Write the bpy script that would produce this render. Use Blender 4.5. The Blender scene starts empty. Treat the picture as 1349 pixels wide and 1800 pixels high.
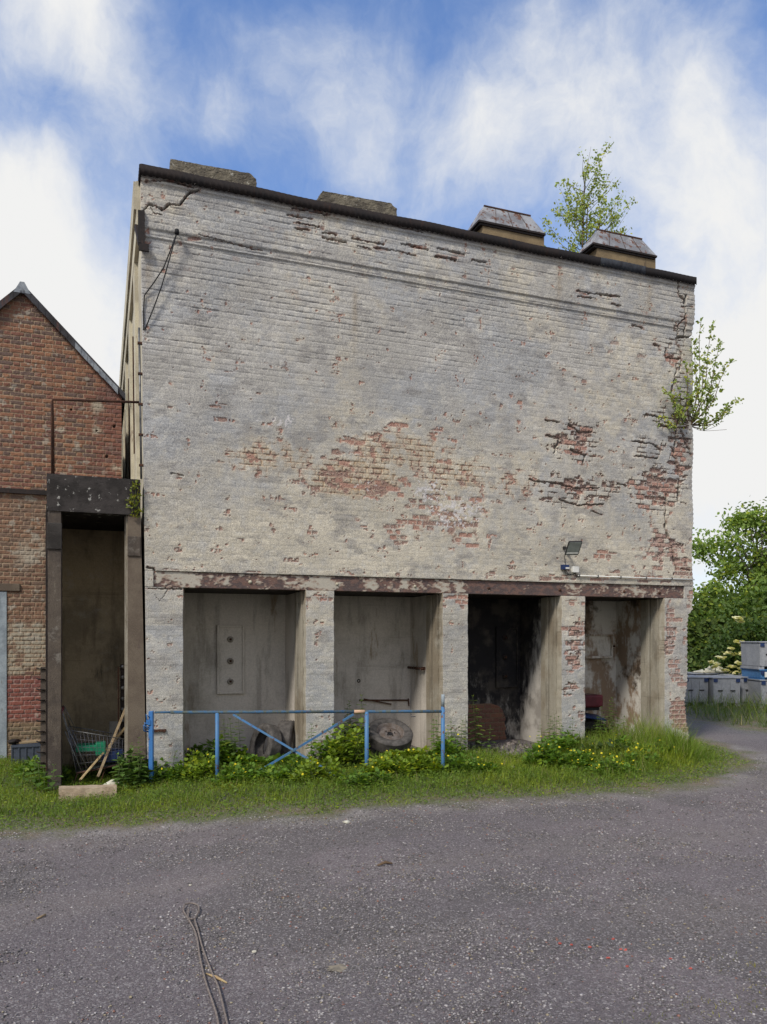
import bpy, math, random
import numpy as np
from mathutils import Vector, Matrix
R_ = math.radians
rng = np.random.default_rng(7); random.seed(7)
scene = bpy.context.scene
COL = scene.collection

# ---------------------------------------------------------------- camera
FPX = 1352.0; PX0 = 674.5; HY = 1121.0; YAW = R_(20.2)
CAM = (-0.484, -10.07, 1.7)
FW = (math.sin(YAW), math.cos(YAW)); RT = (math.cos(YAW), -math.sin(YAW))
cd = bpy.data.cameras.new('camera'); cam = bpy.data.objects.new('camera', cd); COL.objects.link(cam)
cam.location = CAM; cam.rotation_euler = (R_(90), 0, -YAW)
cd.sensor_fit = 'HORIZONTAL'; cd.sensor_width = 24.0; cd.lens = 24.0 * FPX / 1349.0
cd.shift_y = (HY - 900.0) / 1349.0; cd.clip_end = 3000; cd.clip_start = 0.05
scene.camera = cam

def W(px, py, Y=0.0):          # point of the photo on the vertical plane y = Y
    a = (px - PX0) / FPX; dx = FW[0] + a * RT[0]; dy = FW[1] + a * RT[1]
    t = (Y - CAM[1]) / dy
    return Vector((CAM[0] + t * dx, Y, CAM[2] + t * (HY - py) / FPX))
def G(px, py, z=0.0):          # point of the photo on the ground
    a = (px - PX0) / FPX; dx = FW[0] + a * RT[0]; dy = FW[1] + a * RT[1]
    t = (z - CAM[2]) * FPX / (HY - py)
    return Vector((CAM[0] + t * dx, CAM[1] + t * dy, z))
def UV(X, Z, Y=0.0):           # where a wall point lies in the photo (to place stains and cracks)
    rx = X - CAM[0]; ry = Y - CAM[1]
    d = rx * FW[0] + ry * FW[1]; l = rx * RT[0] + ry * RT[1]
    return PX0 + FPX * l / d, HY - FPX * (Z - CAM[2]) / d

# ---------------------------------------------------------------- world
SUNV = Vector((-0.75, -0.55, 0.95)).normalized()
SKY = 0.12
world = bpy.data.worlds.new('World'); scene.world = world; world.use_nodes = True
wn = world.node_tree.nodes; wl = world.node_tree.links; wn.clear()
def wN(t, **k):
    n = wn.new(t)
    for a, b in k.items(): setattr(n, a, b)
    return n
wo = wN('ShaderNodeOutputWorld'); bg = wN('ShaderNodeBackground'); bg.inputs['Strength'].default_value = SKY
sky = wN('ShaderNodeTexSky', sky_type='NISHITA', sun_disc=False)
sky.sun_elevation = math.asin(SUNV.z); sky.sun_rotation = math.atan2(SUNV.x, SUNV.y)
sky.air_density = 1.0; sky.dust_density = 0.6; sky.ozone_density = 2.2
geo = wN('ShaderNodeTexCoord')
nz = wN('ShaderNodeTexNoise'); nz.inputs['Scale'].default_value = 3.2; nz.inputs['Detail'].default_value = 6; nz.inputs['Roughness'].default_value = 0.55
st = wN('ShaderNodeMapping'); st.inputs['Scale'].default_value = (1.0, 1.0, 0.75); st.inputs['Rotation'].default_value = (0.3, 0.5, 0.2)
wl.new(geo.outputs['Generated'], st.inputs['Vector']); wl.new(st.outputs[0], nz.inputs['Vector'])
sb = wN('ShaderNodeVectorMath', operation='SUBTRACT'); wl.new(nz.outputs['Color'], sb.inputs[0]); sb.inputs[1].default_value = (.5, .5, .5)
sc_ = wN('ShaderNodeVectorMath', operation='SCALE'); wl.new(sb.outputs[0], sc_.inputs[0]); sc_.inputs['Scale'].default_value = 0.22
ad = wN('ShaderNodeVectorMath', operation='ADD'); wl.new(geo.outputs['Generated'], ad.inputs[0]); wl.new(sc_.outputs[0], ad.inputs[1])
def wmath(op, a, b=None, c=None, clamp=False):
    n = wN('ShaderNodeMath', operation=op); n.use_clamp = clamp
    for i, v in enumerate((a, b, c)):
        if v is None: continue
        if isinstance(v, (int, float)): n.inputs[i].default_value = v
        else: wl.new(v, n.inputs[i])
    return n.outputs[0]
def cdir(px, py):
    a = (px - PX0) / FPX
    return Vector((FW[0] + a * RT[0], FW[1] + a * RT[1], (HY - py) / FPX)).normalized()
CLOUDS = [(150, 30, 100, .75), (215, 120, 80, .62), (100, -60, 120, .6), (250, 230, 60, .38), (10, 100, 55, .35), (70, 180, 50, .2), (430, 150, 85, .42), (400, 235, 60, .42), (370, 20, 50, .25), (590, 60, 110, .55), (640, 150, 90, .48), (590, 240, 70, .30), (640, 290, 50, .2),
          (820, 90, 130, .52), (930, 190, 150, .55), (1010, 50, 120, .38), (1120, 210, 160, .48), (1250, 330, 200, .65), (900, 320, 130, .48), (720, 340, 70, .28), (1190, 60, 90, .25),
          (1330, 560, 260, 1.1), (1290, 150, 80, .25), (100, 520, 200, 1.1), (-60, 470, 200, 1.1), (200, 400, 110, .45), (620, 420, 130, .45), (500, 30, 60, .25), (780, 210, 80, .30)]
tot = None
for (px, py, r, w) in CLOUDS:
    d = cdir(px, py)
    ds = wN('ShaderNodeVectorMath', operation='DISTANCE'); wl.new(ad.outputs[0], ds.inputs[0]); ds.inputs[1].default_value = d
    mr = wN('ShaderNodeMapRange', interpolation_type='SMOOTHSTEP'); wl.new(ds.outputs['Value'], mr.inputs['Value'])
    mr.inputs['From Min'].default_value = 1.55 * r / FPX; mr.inputs['From Max'].default_value = 0.0
    mr.inputs['To Min'].default_value = 0; mr.inputs['To Max'].default_value = w
    tot = mr.outputs[0] if tot is None else wmath('ADD', tot, mr.outputs[0])
sep = wN('ShaderNodeSeparateXYZ'); wl.new(geo.outputs['Generated'], sep.inputs[0])
hz = wN('ShaderNodeMapRange', interpolation_type='SMOOTHSTEP'); wl.new(sep.outputs['Z'], hz.inputs['Value'])
hz.inputs['From Min'].default_value = 0.46; hz.inputs['From Max'].default_value = 0.20; hz.inputs['To Max'].default_value = 1.25
tot = wmath('ADD', tot, hz.outputs[0])
# unseen cloud added behind and above the camera to warm the ambient light
dtp = wN('ShaderNodeVectorMath', operation='DOT_PRODUCT'); wl.new(geo.outputs['Generated'], dtp.inputs[0]); dtp.inputs[1].default_value = (FW[0], FW[1], 0)
bk = wN('ShaderNodeMapRange', interpolation_type='SMOOTHSTEP'); wl.new(dtp.outputs['Value'], bk.inputs['Value'])
bk.inputs['From Min'].default_value = 0.45; bk.inputs['From Max'].default_value = 0.0; bk.inputs['To Max'].default_value = 0.95
tot = wmath('ADD', tot, bk.outputs[0])
n4_ = wN('ShaderNodeTexNoise'); n4_.inputs['Scale'].default_value = 16; n4_.inputs['Detail'].default_value = 7; n4_.inputs['Roughness'].default_value = 0.55
st4 = wN('ShaderNodeMapping'); st4.inputs['Scale'].default_value = (1.3, 1.0, .55); st4.inputs['Rotation'].default_value = (.2, .5, .4); wl.new(ad.outputs[0], st4.inputs['Vector']); wl.new(st4.outputs[0], n4_.inputs['Vector'])
n2 = wN('ShaderNodeTexNoise'); n2.inputs['Scale'].default_value = 6; n2.inputs['Detail'].default_value = 8; n2.inputs['Roughness'].default_value = 0.66
wl.new(ad.outputs[0], n2.inputs['Vector'])
n3 = wmath('ADD', wmath('MULTIPLY', wmath('SUBTRACT', n2.outputs['Fac'], 0.48), 1.7), wmath('MULTIPLY', wmath('SUBTRACT', n4_.outputs['Fac'], 0.5), 0.9))
cm = wN('ShaderNodeMapRange', interpolation_type='SMOOTHSTEP'); wl.new(wmath('ADD', tot, n3), cm.inputs['Value'])
cm.inputs['From Min'].default_value = -0.02; cm.inputs['From Max'].default_value = 1.75
CLOUD_V = 3.9
ccr = wN('ShaderNodeMix', data_type='RGBA'); wl.new(cm.outputs[0], ccr.inputs['Factor'])
ccr.inputs['A'].default_value = (CLOUD_V*.72, CLOUD_V*.84, CLOUD_V*1.02, 1); ccr.inputs['B'].default_value = (CLOUD_V*1.15, CLOUD_V*1.15, CLOUD_V*1.14, 1)
mx = wN('ShaderNodeMix', data_type='RGBA')
wl.new(cm.outputs[0], mx.inputs['Factor']); skt = wN('ShaderNodeMix', data_type='RGBA', blend_type='MULTIPLY'); skt.inputs['Factor'].default_value = 1; wl.new(sky.outputs[0], skt.inputs['A']); skt.inputs['B'].default_value = (.80, .91, 1.10, 1); wl.new(skt.outputs['Result'], mx.inputs['A']); wl.new(ccr.outputs['Result'], mx.inputs['B'])
wl.new(mx.outputs['Result'], bg.inputs['Color']); wl.new(bg.outputs[0], wo.inputs['Surface'])

sd = bpy.data.lights.new('sun', 'SUN'); so = bpy.data.objects.new('sun', sd); COL.objects.link(so)
sd.energy = 2.0; sd.angle = R_(11); sd.color = (1.0, 0.935, 0.83)
so.rotation_euler = (-SUNV).to_track_quat('-Z', 'Y').to_euler()
scene.view_settings.view_transform = 'Standard'; scene.view_settings.look = 'None'
scene.view_settings.exposure = 0.72; scene.view_settings.gamma = 1.0

# ---------------------------------------------------------------- materials
def newmat(name):
    m = bpy.data.materials.new(name); m.use_nodes = True
    nt = m.node_tree; b = nt.nodes['Principled BSDF']
    b.inputs['Specular IOR Level'].default_value = 0.25
    return m, nt, b
def rgb(c): return (c[0], c[1], c[2], 1)
def nN(nt, t, **k):
    n = nt.nodes.new(t)
    for a, b in k.items():
        if a in n.inputs: n.inputs[a].default_value = b
        else: setattr(n, a, b)
    return n
def noise(nt, scale, detail=5, rough=0.6, stretch=None, off=0):
    g = nN(nt, 'ShaderNodeNewGeometry'); n = nN(nt, 'ShaderNodeTexNoise')
    n.inputs['Scale'].default_value = scale; n.inputs['Detail'].default_value = detail; n.inputs['Roughness'].default_value = rough
    mp = nN(nt, 'ShaderNodeMapping'); mp.inputs['Scale'].default_value = stretch or (1, 1, 1); mp.inputs['Location'].default_value = (off, off * .7, off * .3)
    nt.links.new(g.outputs['Position'], mp.inputs['Vector']); nt.links.new(mp.outputs[0], n.inputs['Vector'])
    return n.outputs['Fac']
def ramp(nt, src, lo, hi, v0=0., v1=1.):
    m = nN(nt, 'ShaderNodeMapRange', interpolation_type='SMOOTHSTEP'); nt.links.new(src, m.inputs['Value'])
    m.inputs['From Min'].default_value = lo; m.inputs['From Max'].default_value = hi
    m.inputs['To Min'].default_value = v0; m.inputs['To Max'].default_value = v1
    return m.outputs[0]
def mix(nt, fac, a, b, mode='MIX'):
    m = nN(nt, 'ShaderNodeMix', data_type='RGBA', blend_type=mode)
    for k, v in (('Factor', fac), ('A', a), ('B', b)):
        if hasattr(v, 'is_linked') or hasattr(v, 'links'): nt.links.new(v, m.inputs[k])
        elif k == 'Factor': m.inputs[k].default_value = v
        else: m.inputs[k].default_value = rgb(v)
    return m.outputs['Result']
def bump(nt, b, h, strength=.5, dist=.01):
    bp = nN(nt, 'ShaderNodeBump'); bp.inputs['Strength'].default_value = strength; bp.inputs['Distance'].default_value = dist
    nt.links.new(h, bp.inputs['Height']); nt.links.new(bp.outputs[0], b.inputs['Normal'])
def attr(nt, name='Col'):
    a = nN(nt, 'ShaderNodeAttribute'); a.attribute_name = name; return a.outputs['Color']

def weathered(name, c1, c2, c3=None, s=1.2, drips=0., rough=.9, bmp=.4, bd=.008, streak=True, fine=60, lo=.42, hi=.6, metal=0, lo3=.58, hi3=.68):
    m, nt, b = newmat(name)
    a = mix(nt, ramp(nt, noise(nt, s, 6, .65), lo, hi), c1, c2)
    if c3 is not None:
        a = mix(nt, ramp(nt, noise(nt, s * 2.3, 7, .7, (1, 1, .25) if streak else None, 5), lo3, hi3), a, c3)
    if drips:
        a = mix(nt, ramp(nt, noise(nt, 5, 7, .7, (1, 1, .16), 21), .50, .66, 0., drips), a, mix(nt, .72, a, (.03, .024, .016)))
        a = mix(nt, ramp(nt, noise(nt, 4, 8, .75, None, 31), .54, .68, 0., drips), a, mix(nt, .45, a, (.62, .58, .50)))
        a = mix(nt, ramp(nt, noise(nt, 1.7, 7, .7, (.15, .15, 4.5), 41), .60, .66, 0., drips*.8), a, mix(nt, .5, a, (.03, .024, .016)))
    f = noise(nt, fine, 3, .7)
    a = mix(nt, ramp(nt, f, .3, .7, .35, 0.), a, mix(nt, .5, a, (0, 0, 0)))
    nt.links.new(a, b.inputs['Base Color']); b.inputs['Roughness'].default_value = rough; b.inputs['Metallic'].default_value = metal
    bump(nt, b, f, bmp, bd); return m

def mat_vcol(name, fine=120, amp=.38, bmp=.5, bd=.004, rough=.92, mid=None, hi=.55):
    m, nt, b = newmat(name); c = attr(nt)
    f = noise(nt, fine, 2, .8)
    c = mix(nt, ramp(nt, f, .3, .72, 0., 1.), mix(nt, amp, c, (0.04, 0.035, 0.04)), mix(nt, amp * hi, c, (.85, .78, .62)))
    f2 = noise(nt, fine * .3, 4, .7, (1, 1, 2.5), 3)
    c = mix(nt, ramp(nt, f2, .35, .62, .28, 0.), c, mix(nt, .6, c, (.10, .10, .13)))
    nt.links.new(c, b.inputs['Base Color']); b.inputs['Roughness'].default_value = rough
    bump(nt, b, f, bmp, bd); return m
def mat_leaf(name, trans=.35, rough=.55):
    m, nt, b = newmat(name); c = attr(nt)
    nt.links.new(c, b.inputs['Base Color']); b.inputs['Roughness'].default_value = rough
    t = nN(nt, 'ShaderNodeBsdfTranslucent'); nt.links.new(mix(nt, 1, c, (1.3, 1.35, .6), 'MULTIPLY'), t.inputs['Color'])
    ms = nN(nt, 'ShaderNodeMixShader'); ms.inputs[0].default_value = trans
    nt.links.new(b.outputs[0], ms.inputs[1]); nt.links.new(t.outputs[0], ms.inputs[2])
    nt.links.new(ms.outputs[0], nt.nodes['Material Output'].inputs['Surface']); return m
def flat(name, c, rough=.6, metal=0., var=.25, s=14):
    m, nt, b = newmat(name)
    a = mix(nt, ramp(nt, noise(nt, s, 5, .7), .35, .65), c, tuple(x * (1 - var) for x in c))
    nt.links.new(a, b.inputs['Base Color']); b.inputs['Roughness'].default_value = rough; b.inputs['Metallic'].default_value = metal
    return m

M = {}
M['facade'] = mat_vcol('whitewashed_brick', 85, .52, bmp=.35, bd=.002)
M['brick'] = mat_vcol('bare_brick', 90, .32, .5, .004, hi=.2)
M['beam'] = mat_vcol('painted_rusty_steel', 150, .22, .4, .002, .75)
M['leaf'] = mat_leaf('leaf')
M['grass'] = mat_leaf('grass_blade', .3, .6)
M['pebble'] = mat_vcol('stone', 60, .15, .2, .002, .8)
M['plaster'] = weathered('plastered_concrete', (.56, .51, .45), (.42, .38, .325), (.29, .23, .165), 1.1, drips=.45, fine=45)
M['plaster_light'] = weathered('pale_plaster', (.30, .275, .235), (.18, .15, .115), (.40, .38, .34), 2.2, fine=45)
M['jamb'] = weathered('jamb_concrete', (.34, .31, .25), (.25, .21, .155), (.42, .39, .33), 1.2, drips=.5, fine=70)
M['flank'] = weathered('cream_wash', (.60, .55, .42), (.42, .38, .29), (.17, .11, .08), 1.5, fine=60)
M['dark_concrete'] = weathered('mossy_dark_concrete', (.060, .053, .048), (.032, .028, .025), (.13, .115, .095), 2.5, fine=80, bmp=.8)
M['lintel_concrete'] = weathered('lichened_dark_concrete', (.052, .045, .042), (.03, .026, .024), (.36, .35, .32), 5, fine=80, bmp=.8, streak=False, lo3=.60, hi3=.63)
M['post_concrete'] = weathered('brown_concrete', (.115, .092, .072), (.075, .06, .05), (.20, .17, .13), 2.6, drips=.5, fine=90, bmp=.9)
M['post_concrete2'] = weathered('tan_concrete', (.17, .135, .10), (.13, .10, .075), (.11, .08, .07), 2.0, fine=90, bmp=.6)
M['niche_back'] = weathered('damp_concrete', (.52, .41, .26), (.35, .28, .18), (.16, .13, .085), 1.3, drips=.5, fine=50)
M['block'] = weathered('lichen_concrete', (.20, .175, .13), (.11, .095, .075), (.42, .40, .34), 6, fine=40, streak=False, bmp=1, lo3=.6, hi3=.66, bd=.02)
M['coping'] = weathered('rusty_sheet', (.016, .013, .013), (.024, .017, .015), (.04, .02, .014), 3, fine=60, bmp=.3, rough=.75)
M['coping_blue'] = weathered('slate_sheet', (.045, .05, .06), (.025, .025, .03), (.10, .11, .12), 3, fine=60)
M['vent_body'] = weathered('ochre_render', (.27, .20, .115), (.21, .155, .09), (.12, .09, .06), 3, fine=60)
M['vent_cap'] = weathered('lead_sheet', (.32, .325, .34), (.19, .19, .20), (.14, .07, .045), 3.5, fine=50, streak=False, lo3=.54, hi3=.60, rough=.6)
M['verge'] = weathered('slate_verge', (.06, .06, .068), (.035, .033, .035), (.13, .06, .045), 2, fine=50)
M['verge_pale'] = weathered('pale_flashing', (.30, .33, .36), (.18, .20, .23), (.06, .06, .07), 5, fine=50)
M['rust'] = weathered('rusty_iron', (.085, .038, .022), (.05, .025, .018), (.13, .065, .035), 9, fine=90, rough=.8)
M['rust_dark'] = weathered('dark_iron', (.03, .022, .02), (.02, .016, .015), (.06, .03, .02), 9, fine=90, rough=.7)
M['black'] = flat('black_rubber', (.016, .016, .018), .75)
M['tyre'] = flat('grey_rubber', (.105, .096, .09), .85, var=.5)
M['rim'] = weathered('rusty_rim', (.16, .14, .13), (.11, .085, .07), (.10, .05, .035), 12, fine=70, rough=.7)
M['wood'] = weathered('weathered_timber', (.34, .26, .16), (.24, .17, .10), (.13, .09, .06), 10, fine=60)
M['wood_pale'] = weathered('fresh_timber', (.50, .38, .2), (.36, .25, .13), None, 10, fine=60)
M['kerb'] = weathered('sandy_concrete', (.44, .35, .25), (.34, .26, .18), (.24, .2, .13), 8, fine=60, bmp=.9)
M['sand'] = weathered('pale_sand', (.27, .23, .17), (.17, .15, .12), None, 30, fine=120)
M['white'] = flat('white_plastic', (.72, .71, .66), .5, var=.12)
M['white_dirty'] = weathered('white_rubble', (.62, .60, .50), (.45, .42, .34), None, 8)
M['galv'] = flat('galvanised_steel', (.19, .19, .19), .5, .4, .6)
M['wire'] = flat('dull_wire', (.13, .13, .15), .5, .5, .4)
M['green'] = flat('green_plastic', (.015, .22, .11), .45)
M['blue_dark'] = flat('dark_blue_plastic', (.02, .04, .12), .45)
M['blue_box'] = flat('blue_plastic', (.07, .20, .42), .5)
M['red'] = flat('red_vinyl', (.09, .012, .02), .45)
M['grey_box'] = weathered('grey_plastic', (.33, .34, .365), (.28, .29, .315), (.25, .25, .25), 3, fine=20, bmp=.1, rough=.6, lo3=.6, hi3=.75)
M['crate'] = flat('slate_plastic', (.075, .09, .12), .5)
M['glass_grey'] = flat('lamp_glass', (.22, .24, .22), .12)
M['lamp_black'] = flat('lamp_housing', (.03, .03, .032), .5)
M['door'] = weathered('pale_blue_paint', (.34, .39, .42), (.25, .29, .32), (.18, .17, .15), 4, fine=50)
M['glass'] = flat('dark_glass', (.02, .025, .03), .1)
M['rope'] = flat('grey_rope', (.23, .19, .165), .9, var=.45, s=70)
M['bark'] = weathered('bark', (.14, .12, .095), (.08, .068, .055), (.2, .19, .16), 8, fine=40)
M['twig'] = flat('twig_bark', (.13, .085, .05), .8)
M['rubble'] = weathered('ash_rubble', (.13, .11, .10), (.06, .05, .048), (.20, .17, .15), 9, fine=30, bmp=1, bd=.03)
M['rubber_mud'] = flat('dark_rubbish', (.03, .027, .025), .8)
# blue gate paint with rust and grime
m, nt, b = newmat('chipped_blue_paint')
a = mix(nt, ramp(nt, noise(nt, 5, 5), .4, .65), (.06, .165, .34), (.075, .17, .30))
a = mix(nt, ramp(nt, noise(nt, 13, 8, .7, None, 4), .56, .62), a, (.12, .065, .045))
a = mix(nt, ramp(nt, noise(nt, 9, 6, .7, None, 9), .60, .66), a, (.10, .14, .12))
nt.links.new(a, b.inputs['Base Color']); b.inputs['Roughness'].default_value = .5; M['gate'] = m
m, nt, b = newmat('bright_blue_paint')
a = mix(nt, ramp(nt, noise(nt, 20, 8, .7, None, 4), .60, .66), (.045, .16, .40), (.07, .05, .05))
nt.links.new(a, b.inputs['Base Color']); b.inputs['Roughness'].default_value = .45; M['gate2'] = m
M['tape'] = flat('beige_tape', (.55, .36, .24), .7)
M['gate_top'] = weathered('grey_blue_steel', (.05, .12, .22), (.09, .11, .10), (.16, .08, .05), 14, fine=60, streak=False)
# soot-blackened plaster: soot lies on the left and upper parts, pale plaster shows on the lower right
def sooty(name, xs, zs, off):
    m, nt, b = newmat(name)
    g = nN(nt, 'ShaderNodeNewGeometry'); s = nN(nt, 'ShaderNodeSeparateXYZ'); nt.links.new(g.outputs['Position'], s.inputs[0])
    def mt(op, p, q):
        n = nN(nt, 'ShaderNodeMath', operation=op)
        for i, v in enumerate((p, q)):
            if isinstance(v, (int, float)): n.inputs[i].default_value = v
            else: nt.links.new(v, n.inputs[i])
        return n.outputs[0]
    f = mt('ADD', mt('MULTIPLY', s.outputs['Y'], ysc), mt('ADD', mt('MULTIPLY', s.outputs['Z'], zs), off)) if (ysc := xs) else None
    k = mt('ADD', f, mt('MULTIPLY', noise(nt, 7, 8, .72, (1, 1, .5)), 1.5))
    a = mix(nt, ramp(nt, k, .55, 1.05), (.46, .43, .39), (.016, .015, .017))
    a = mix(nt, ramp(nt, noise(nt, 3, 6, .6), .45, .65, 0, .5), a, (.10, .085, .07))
    nt.links.new(a, b.inputs['Base Color']); b.inputs['Roughness'].default_value = .9
    bump(nt, b, noise(nt, 50, 3), .4, .008); return m
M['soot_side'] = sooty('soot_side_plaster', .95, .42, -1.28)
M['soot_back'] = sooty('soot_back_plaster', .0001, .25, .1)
m, nt, b = newmat('stained_plaster')
a = mix(nt, ramp(nt, noise(nt, 2.6, 8, .68, (1, 1, .6)), .44, .56), (.56, .53, .48), (.25, .18, .125))
a = mix(nt, ramp(nt, noise(nt, 5, 8, .7, (1, 1, .4), 8), .55, .66), a, (.42, .40, .37))
a = mix(nt, ramp(nt, noise(nt, 1.3, 5, .7, (1, 1, 1), 14), .56, .68), a, (.07, .05, .035))
nt.links.new(a, b.inputs['Base Color']); b.inputs['Roughness'].default_value = .9; bump(nt, b, noise(nt, 50, 3), .4, .008); M['stained'] = m

# ---------------------------------------------------------------- helpers
def tag(o, label=None, cat=None, group=None, kind=None):
    if label: o['label'] = label
    if cat: o['category'] = cat
    if group: o['group'] = group
    if kind: o['kind'] = kind
    return o
def thing(name, loc, label, cat, group=None):
    o = bpy.data.objects.new(name, None); COL.objects.link(o); o.location = loc; o.empty_display_size = .2
    return tag(o, label, cat, group)
def link(name, me, mats, parent=None):
    o = bpy.data.objects.new(name, me); COL.objects.link(o)
    for mm in (mats if isinstance(mats, (list, tuple)) else [mats]): me.materials.append(M[mm] if isinstance(mm, str) else mm)
    if parent is not None:
        o.parent = parent
        if parent.type == 'EMPTY': o.location = -Vector(parent.location)
    return o
class MB:
    def __init__(s): s.v = []; s.f = []; s.m = []; s.sm = []
    def add(s, vs, fs, mi=0, smooth=False):
        n = len(s.v); s.v += [tuple(v) for v in vs]; s.f += [tuple(i + n for i in f) for f in fs]; s.m += [mi] * len(fs); s.sm += [smooth] * len(fs)
    def box(s, x0, x1, y0, y1, z0, z1, mi=0):
        s.add([(x0,y0,z0),(x1,y0,z0),(x1,y1,z0),(x0,y1,z0),(x0,y0,z1),(x1,y0,z1),(x1,y1,z1),(x0,y1,z1)],
              [(0,3,2,1),(4,5,6,7),(0,1,5,4),(1,2,6,5),(2,3,7,6),(3,0,4,7)], mi); return s
    def hexa(s, bot, top, mi=0):
        s.add(list(bot) + list(top), [(0,3,2,1),(4,5,6,7),(0,1,5,4),(1,2,6,5),(2,3,7,6),(3,0,4,7)], mi); return s
    def bar(s, a, b, w, h, up=(0,0,1), mi=0):
        a = Vector(a); b = Vector(b); d = (b - a).normalized(); u = Vector(up)
        sx = d.cross(u)
        if sx.length < 1e-4: sx = d.cross(Vector((1, 0, 0)))
        sx.normalize(); sy = sx.cross(d).normalized()
        q = [(-w/2,-h/2),(w/2,-h/2),(w/2,h/2),(-w/2,h/2)]
        s.hexa([a + sx*p + sy*r for p, r in q], [b + sx*p + sy*r for p, r in q], mi); return s
    def tube(s, pts, r, n=8, mi=0, cap=True):
        pts = [Vector(p) for p in pts]; rs = r if isinstance(r, (list, tuple)) else [r] * len(pts)
        vs = []; prev = None
        for i, p in enumerate(pts):
            d = (pts[min(i+1, len(pts)-1)] - pts[max(i-1, 0)]).normalized()
            if prev is None:
                u = d.cross(Vector((0, 0, 1)))
                if u.length < 1e-3: u = d.cross(Vector((1, 0, 0)))
            else: u = prev - d * prev.dot(d)
            u.normalize(); prev = u; w = d.cross(u)
            vs += [p + (u * math.cos(2*math.pi*k/n) + w * math.sin(2*math.pi*k/n)) * rs[i] for k in range(n)]
        fs = [(i*n+k, i*n+(k+1) % n, (i+1)*n+(k+1) % n, (i+1)*n+k) for i in range(len(pts)-1) for k in range(n)]
        if cap: fs += [tuple(range(n-1, -1, -1)), tuple((len(pts)-1)*n + k for k in range(n))]
        s.add(vs, fs, mi, True); return s
    def lathe(s, prof, c, axis=(0,0,1), n=24, mi=0):        # prof: (radius, along axis)
        ax = Vector(axis).normalized(); u = ax.cross(Vector((0,0,1)))
        if u.length < 1e-3: u = Vector((1, 0, 0))
        u.normalize(); w = ax.cross(u); c = Vector(c); vs = []
        for r, h in prof:
            vs += [c + ax*h + (u*math.cos(2*math.pi*k/n) + w*math.sin(2*math.pi*k/n))*r for k in range(n)]
        fs = [(i*n+k, i*n+(k+1) % n, (i+1)*n+(k+1) % n, (i+1)*n+k) for i in range(len(prof)-1) for k in range(n)]
        s.add(vs, fs, mi, True); return s
    def poly(s, outline, y0, y1, mi=0):                      # outline in (x, z), extruded along y
        n = len(outline); vs = [(x, y0, z) for x, z in outline] + [(x, y1, z) for x, z in outline]
        s.add(vs, [tuple(range(n)), tuple(range(2*n-1, n-1, -1))] + [(i, i+n, (i+1) % n + n, (i+1) % n) for i in range(n)], mi); return s
    def build(s, name, mats, parent=None, bevel=0, sub=None, disp=0):
        me = bpy.data.meshes.new(name); me.from_pydata([tuple(v) for v in s.v], [], s.f)
        o = link(name, me, mats, parent)
        me.polygons.foreach_set('material_index', s.m); me.polygons.foreach_set('use_smooth', s.sm)
        if bevel:
            bv = o.modifiers.new('bevel', 'BEVEL'); bv.width = bevel; bv.segments = 2; bv.limit_method = 'ANGLE'
        if sub:
            sm_ = o.modifiers.new('sub', 'SUBSURF'); sm_.subdivision_type = 'SIMPLE'; sm_.levels = sub; sm_.render_levels = sub
            tx = bpy.data.textures.new('rough', 'CLOUDS'); tx.noise_scale = .12; tx.noise_depth = 3
            dm = o.modifiers.new('disp', 'DISPLACE'); dm.texture = tx; dm.strength = disp; dm.mid_level = .5; dm.texture_coords = 'GLOBAL'
        me.update(); return o
def fastmesh(name, V, Fq, mats, parent=None, col=None, smooth=False, mi=None):
    V = np.asarray(V, np.float32); Fq = np.asarray(Fq, np.int32); k = Fq.shape[1]
    me = bpy.data.meshes.new(name); me.vertices.add(len(V)); me.vertices.foreach_set('co', V.ravel())
    me.loops.add(Fq.size); me.loops.foreach_set('vertex_index', Fq.ravel())
    me.polygons.add(len(Fq)); me.polygons.foreach_set('loop_start', np.arange(0, Fq.size, k, dtype=np.int32)); me.polygons.foreach_set('loop_total', np.full(len(Fq), k, np.int32))
    if smooth: me.polygons.foreach_set('use_smooth', np.ones(len(Fq), bool))
    if col is not None:
        c = np.ones((len(V), 4), np.float32); c[:, :3] = col
        a = me.color_attributes.new('Col', 'FLOAT_COLOR', 'POINT'); a.data.foreach_set('color', c.ravel())
    o = link(name, me, mats, parent)
    if mi is not None: me.polygons.foreach_set('material_index', np.asarray(mi, np.int32))
    me.update(calc_edges=True); me.validate(); return o
# numpy noise
_L = rng.random((512, 512)).astype(np.float32)
def vn(x, y, s, seed=0):
    x = x / s + seed * 17.31 + 1000; y = y / s + seed * 9.17 + 1000
    xi = np.floor(x).astype(np.int64); yi = np.floor(y).astype(np.int64); fx = x - xi; fy = y - yi
    fx = fx*fx*(3-2*fx); fy = fy*fy*(3-2*fy)
    a = _L[xi % 512, yi % 512]; b_ = _L[(xi+1) % 512, yi % 512]; c = _L[xi % 512, (yi+1) % 512]; d = _L[(xi+1) % 512, (yi+1) % 512]
    return (a*(1-fx)+b_*fx)*(1-fy) + (c*(1-fx)+d*fx)*fy
def fbm(x, y, s, o=4, seed=0):
    t = 0; n = 0
    for i in range(o): w = .55**i; t = t + vn(x, y, s/2**i, seed+i*3)*w; n += w
    return t / n
def hsh(a, b_, seed=0): return _L[(a * 37 + b_ * 101 + seed * 53) % 512, (b_ * 61 + a * 13 + seed * 29) % 512]
def sstep(a, b_, x): t = np.clip((x-a)/(b_-a), 0, 1); return t*t*(3-2*t)
def ell(u, v, cx, cy, rx, ry): return np.clip(1.45 - np.sqrt(((u-cx)/rx)**2 + ((v-cy)/ry)**2), 0, 1)
def lerp(a, b_, t): return a + (b_ - a) * t
def cl(c): return np.array(c, np.float32)
def mixc(A, B, t): return A + (B - A) * t[..., None]

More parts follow.
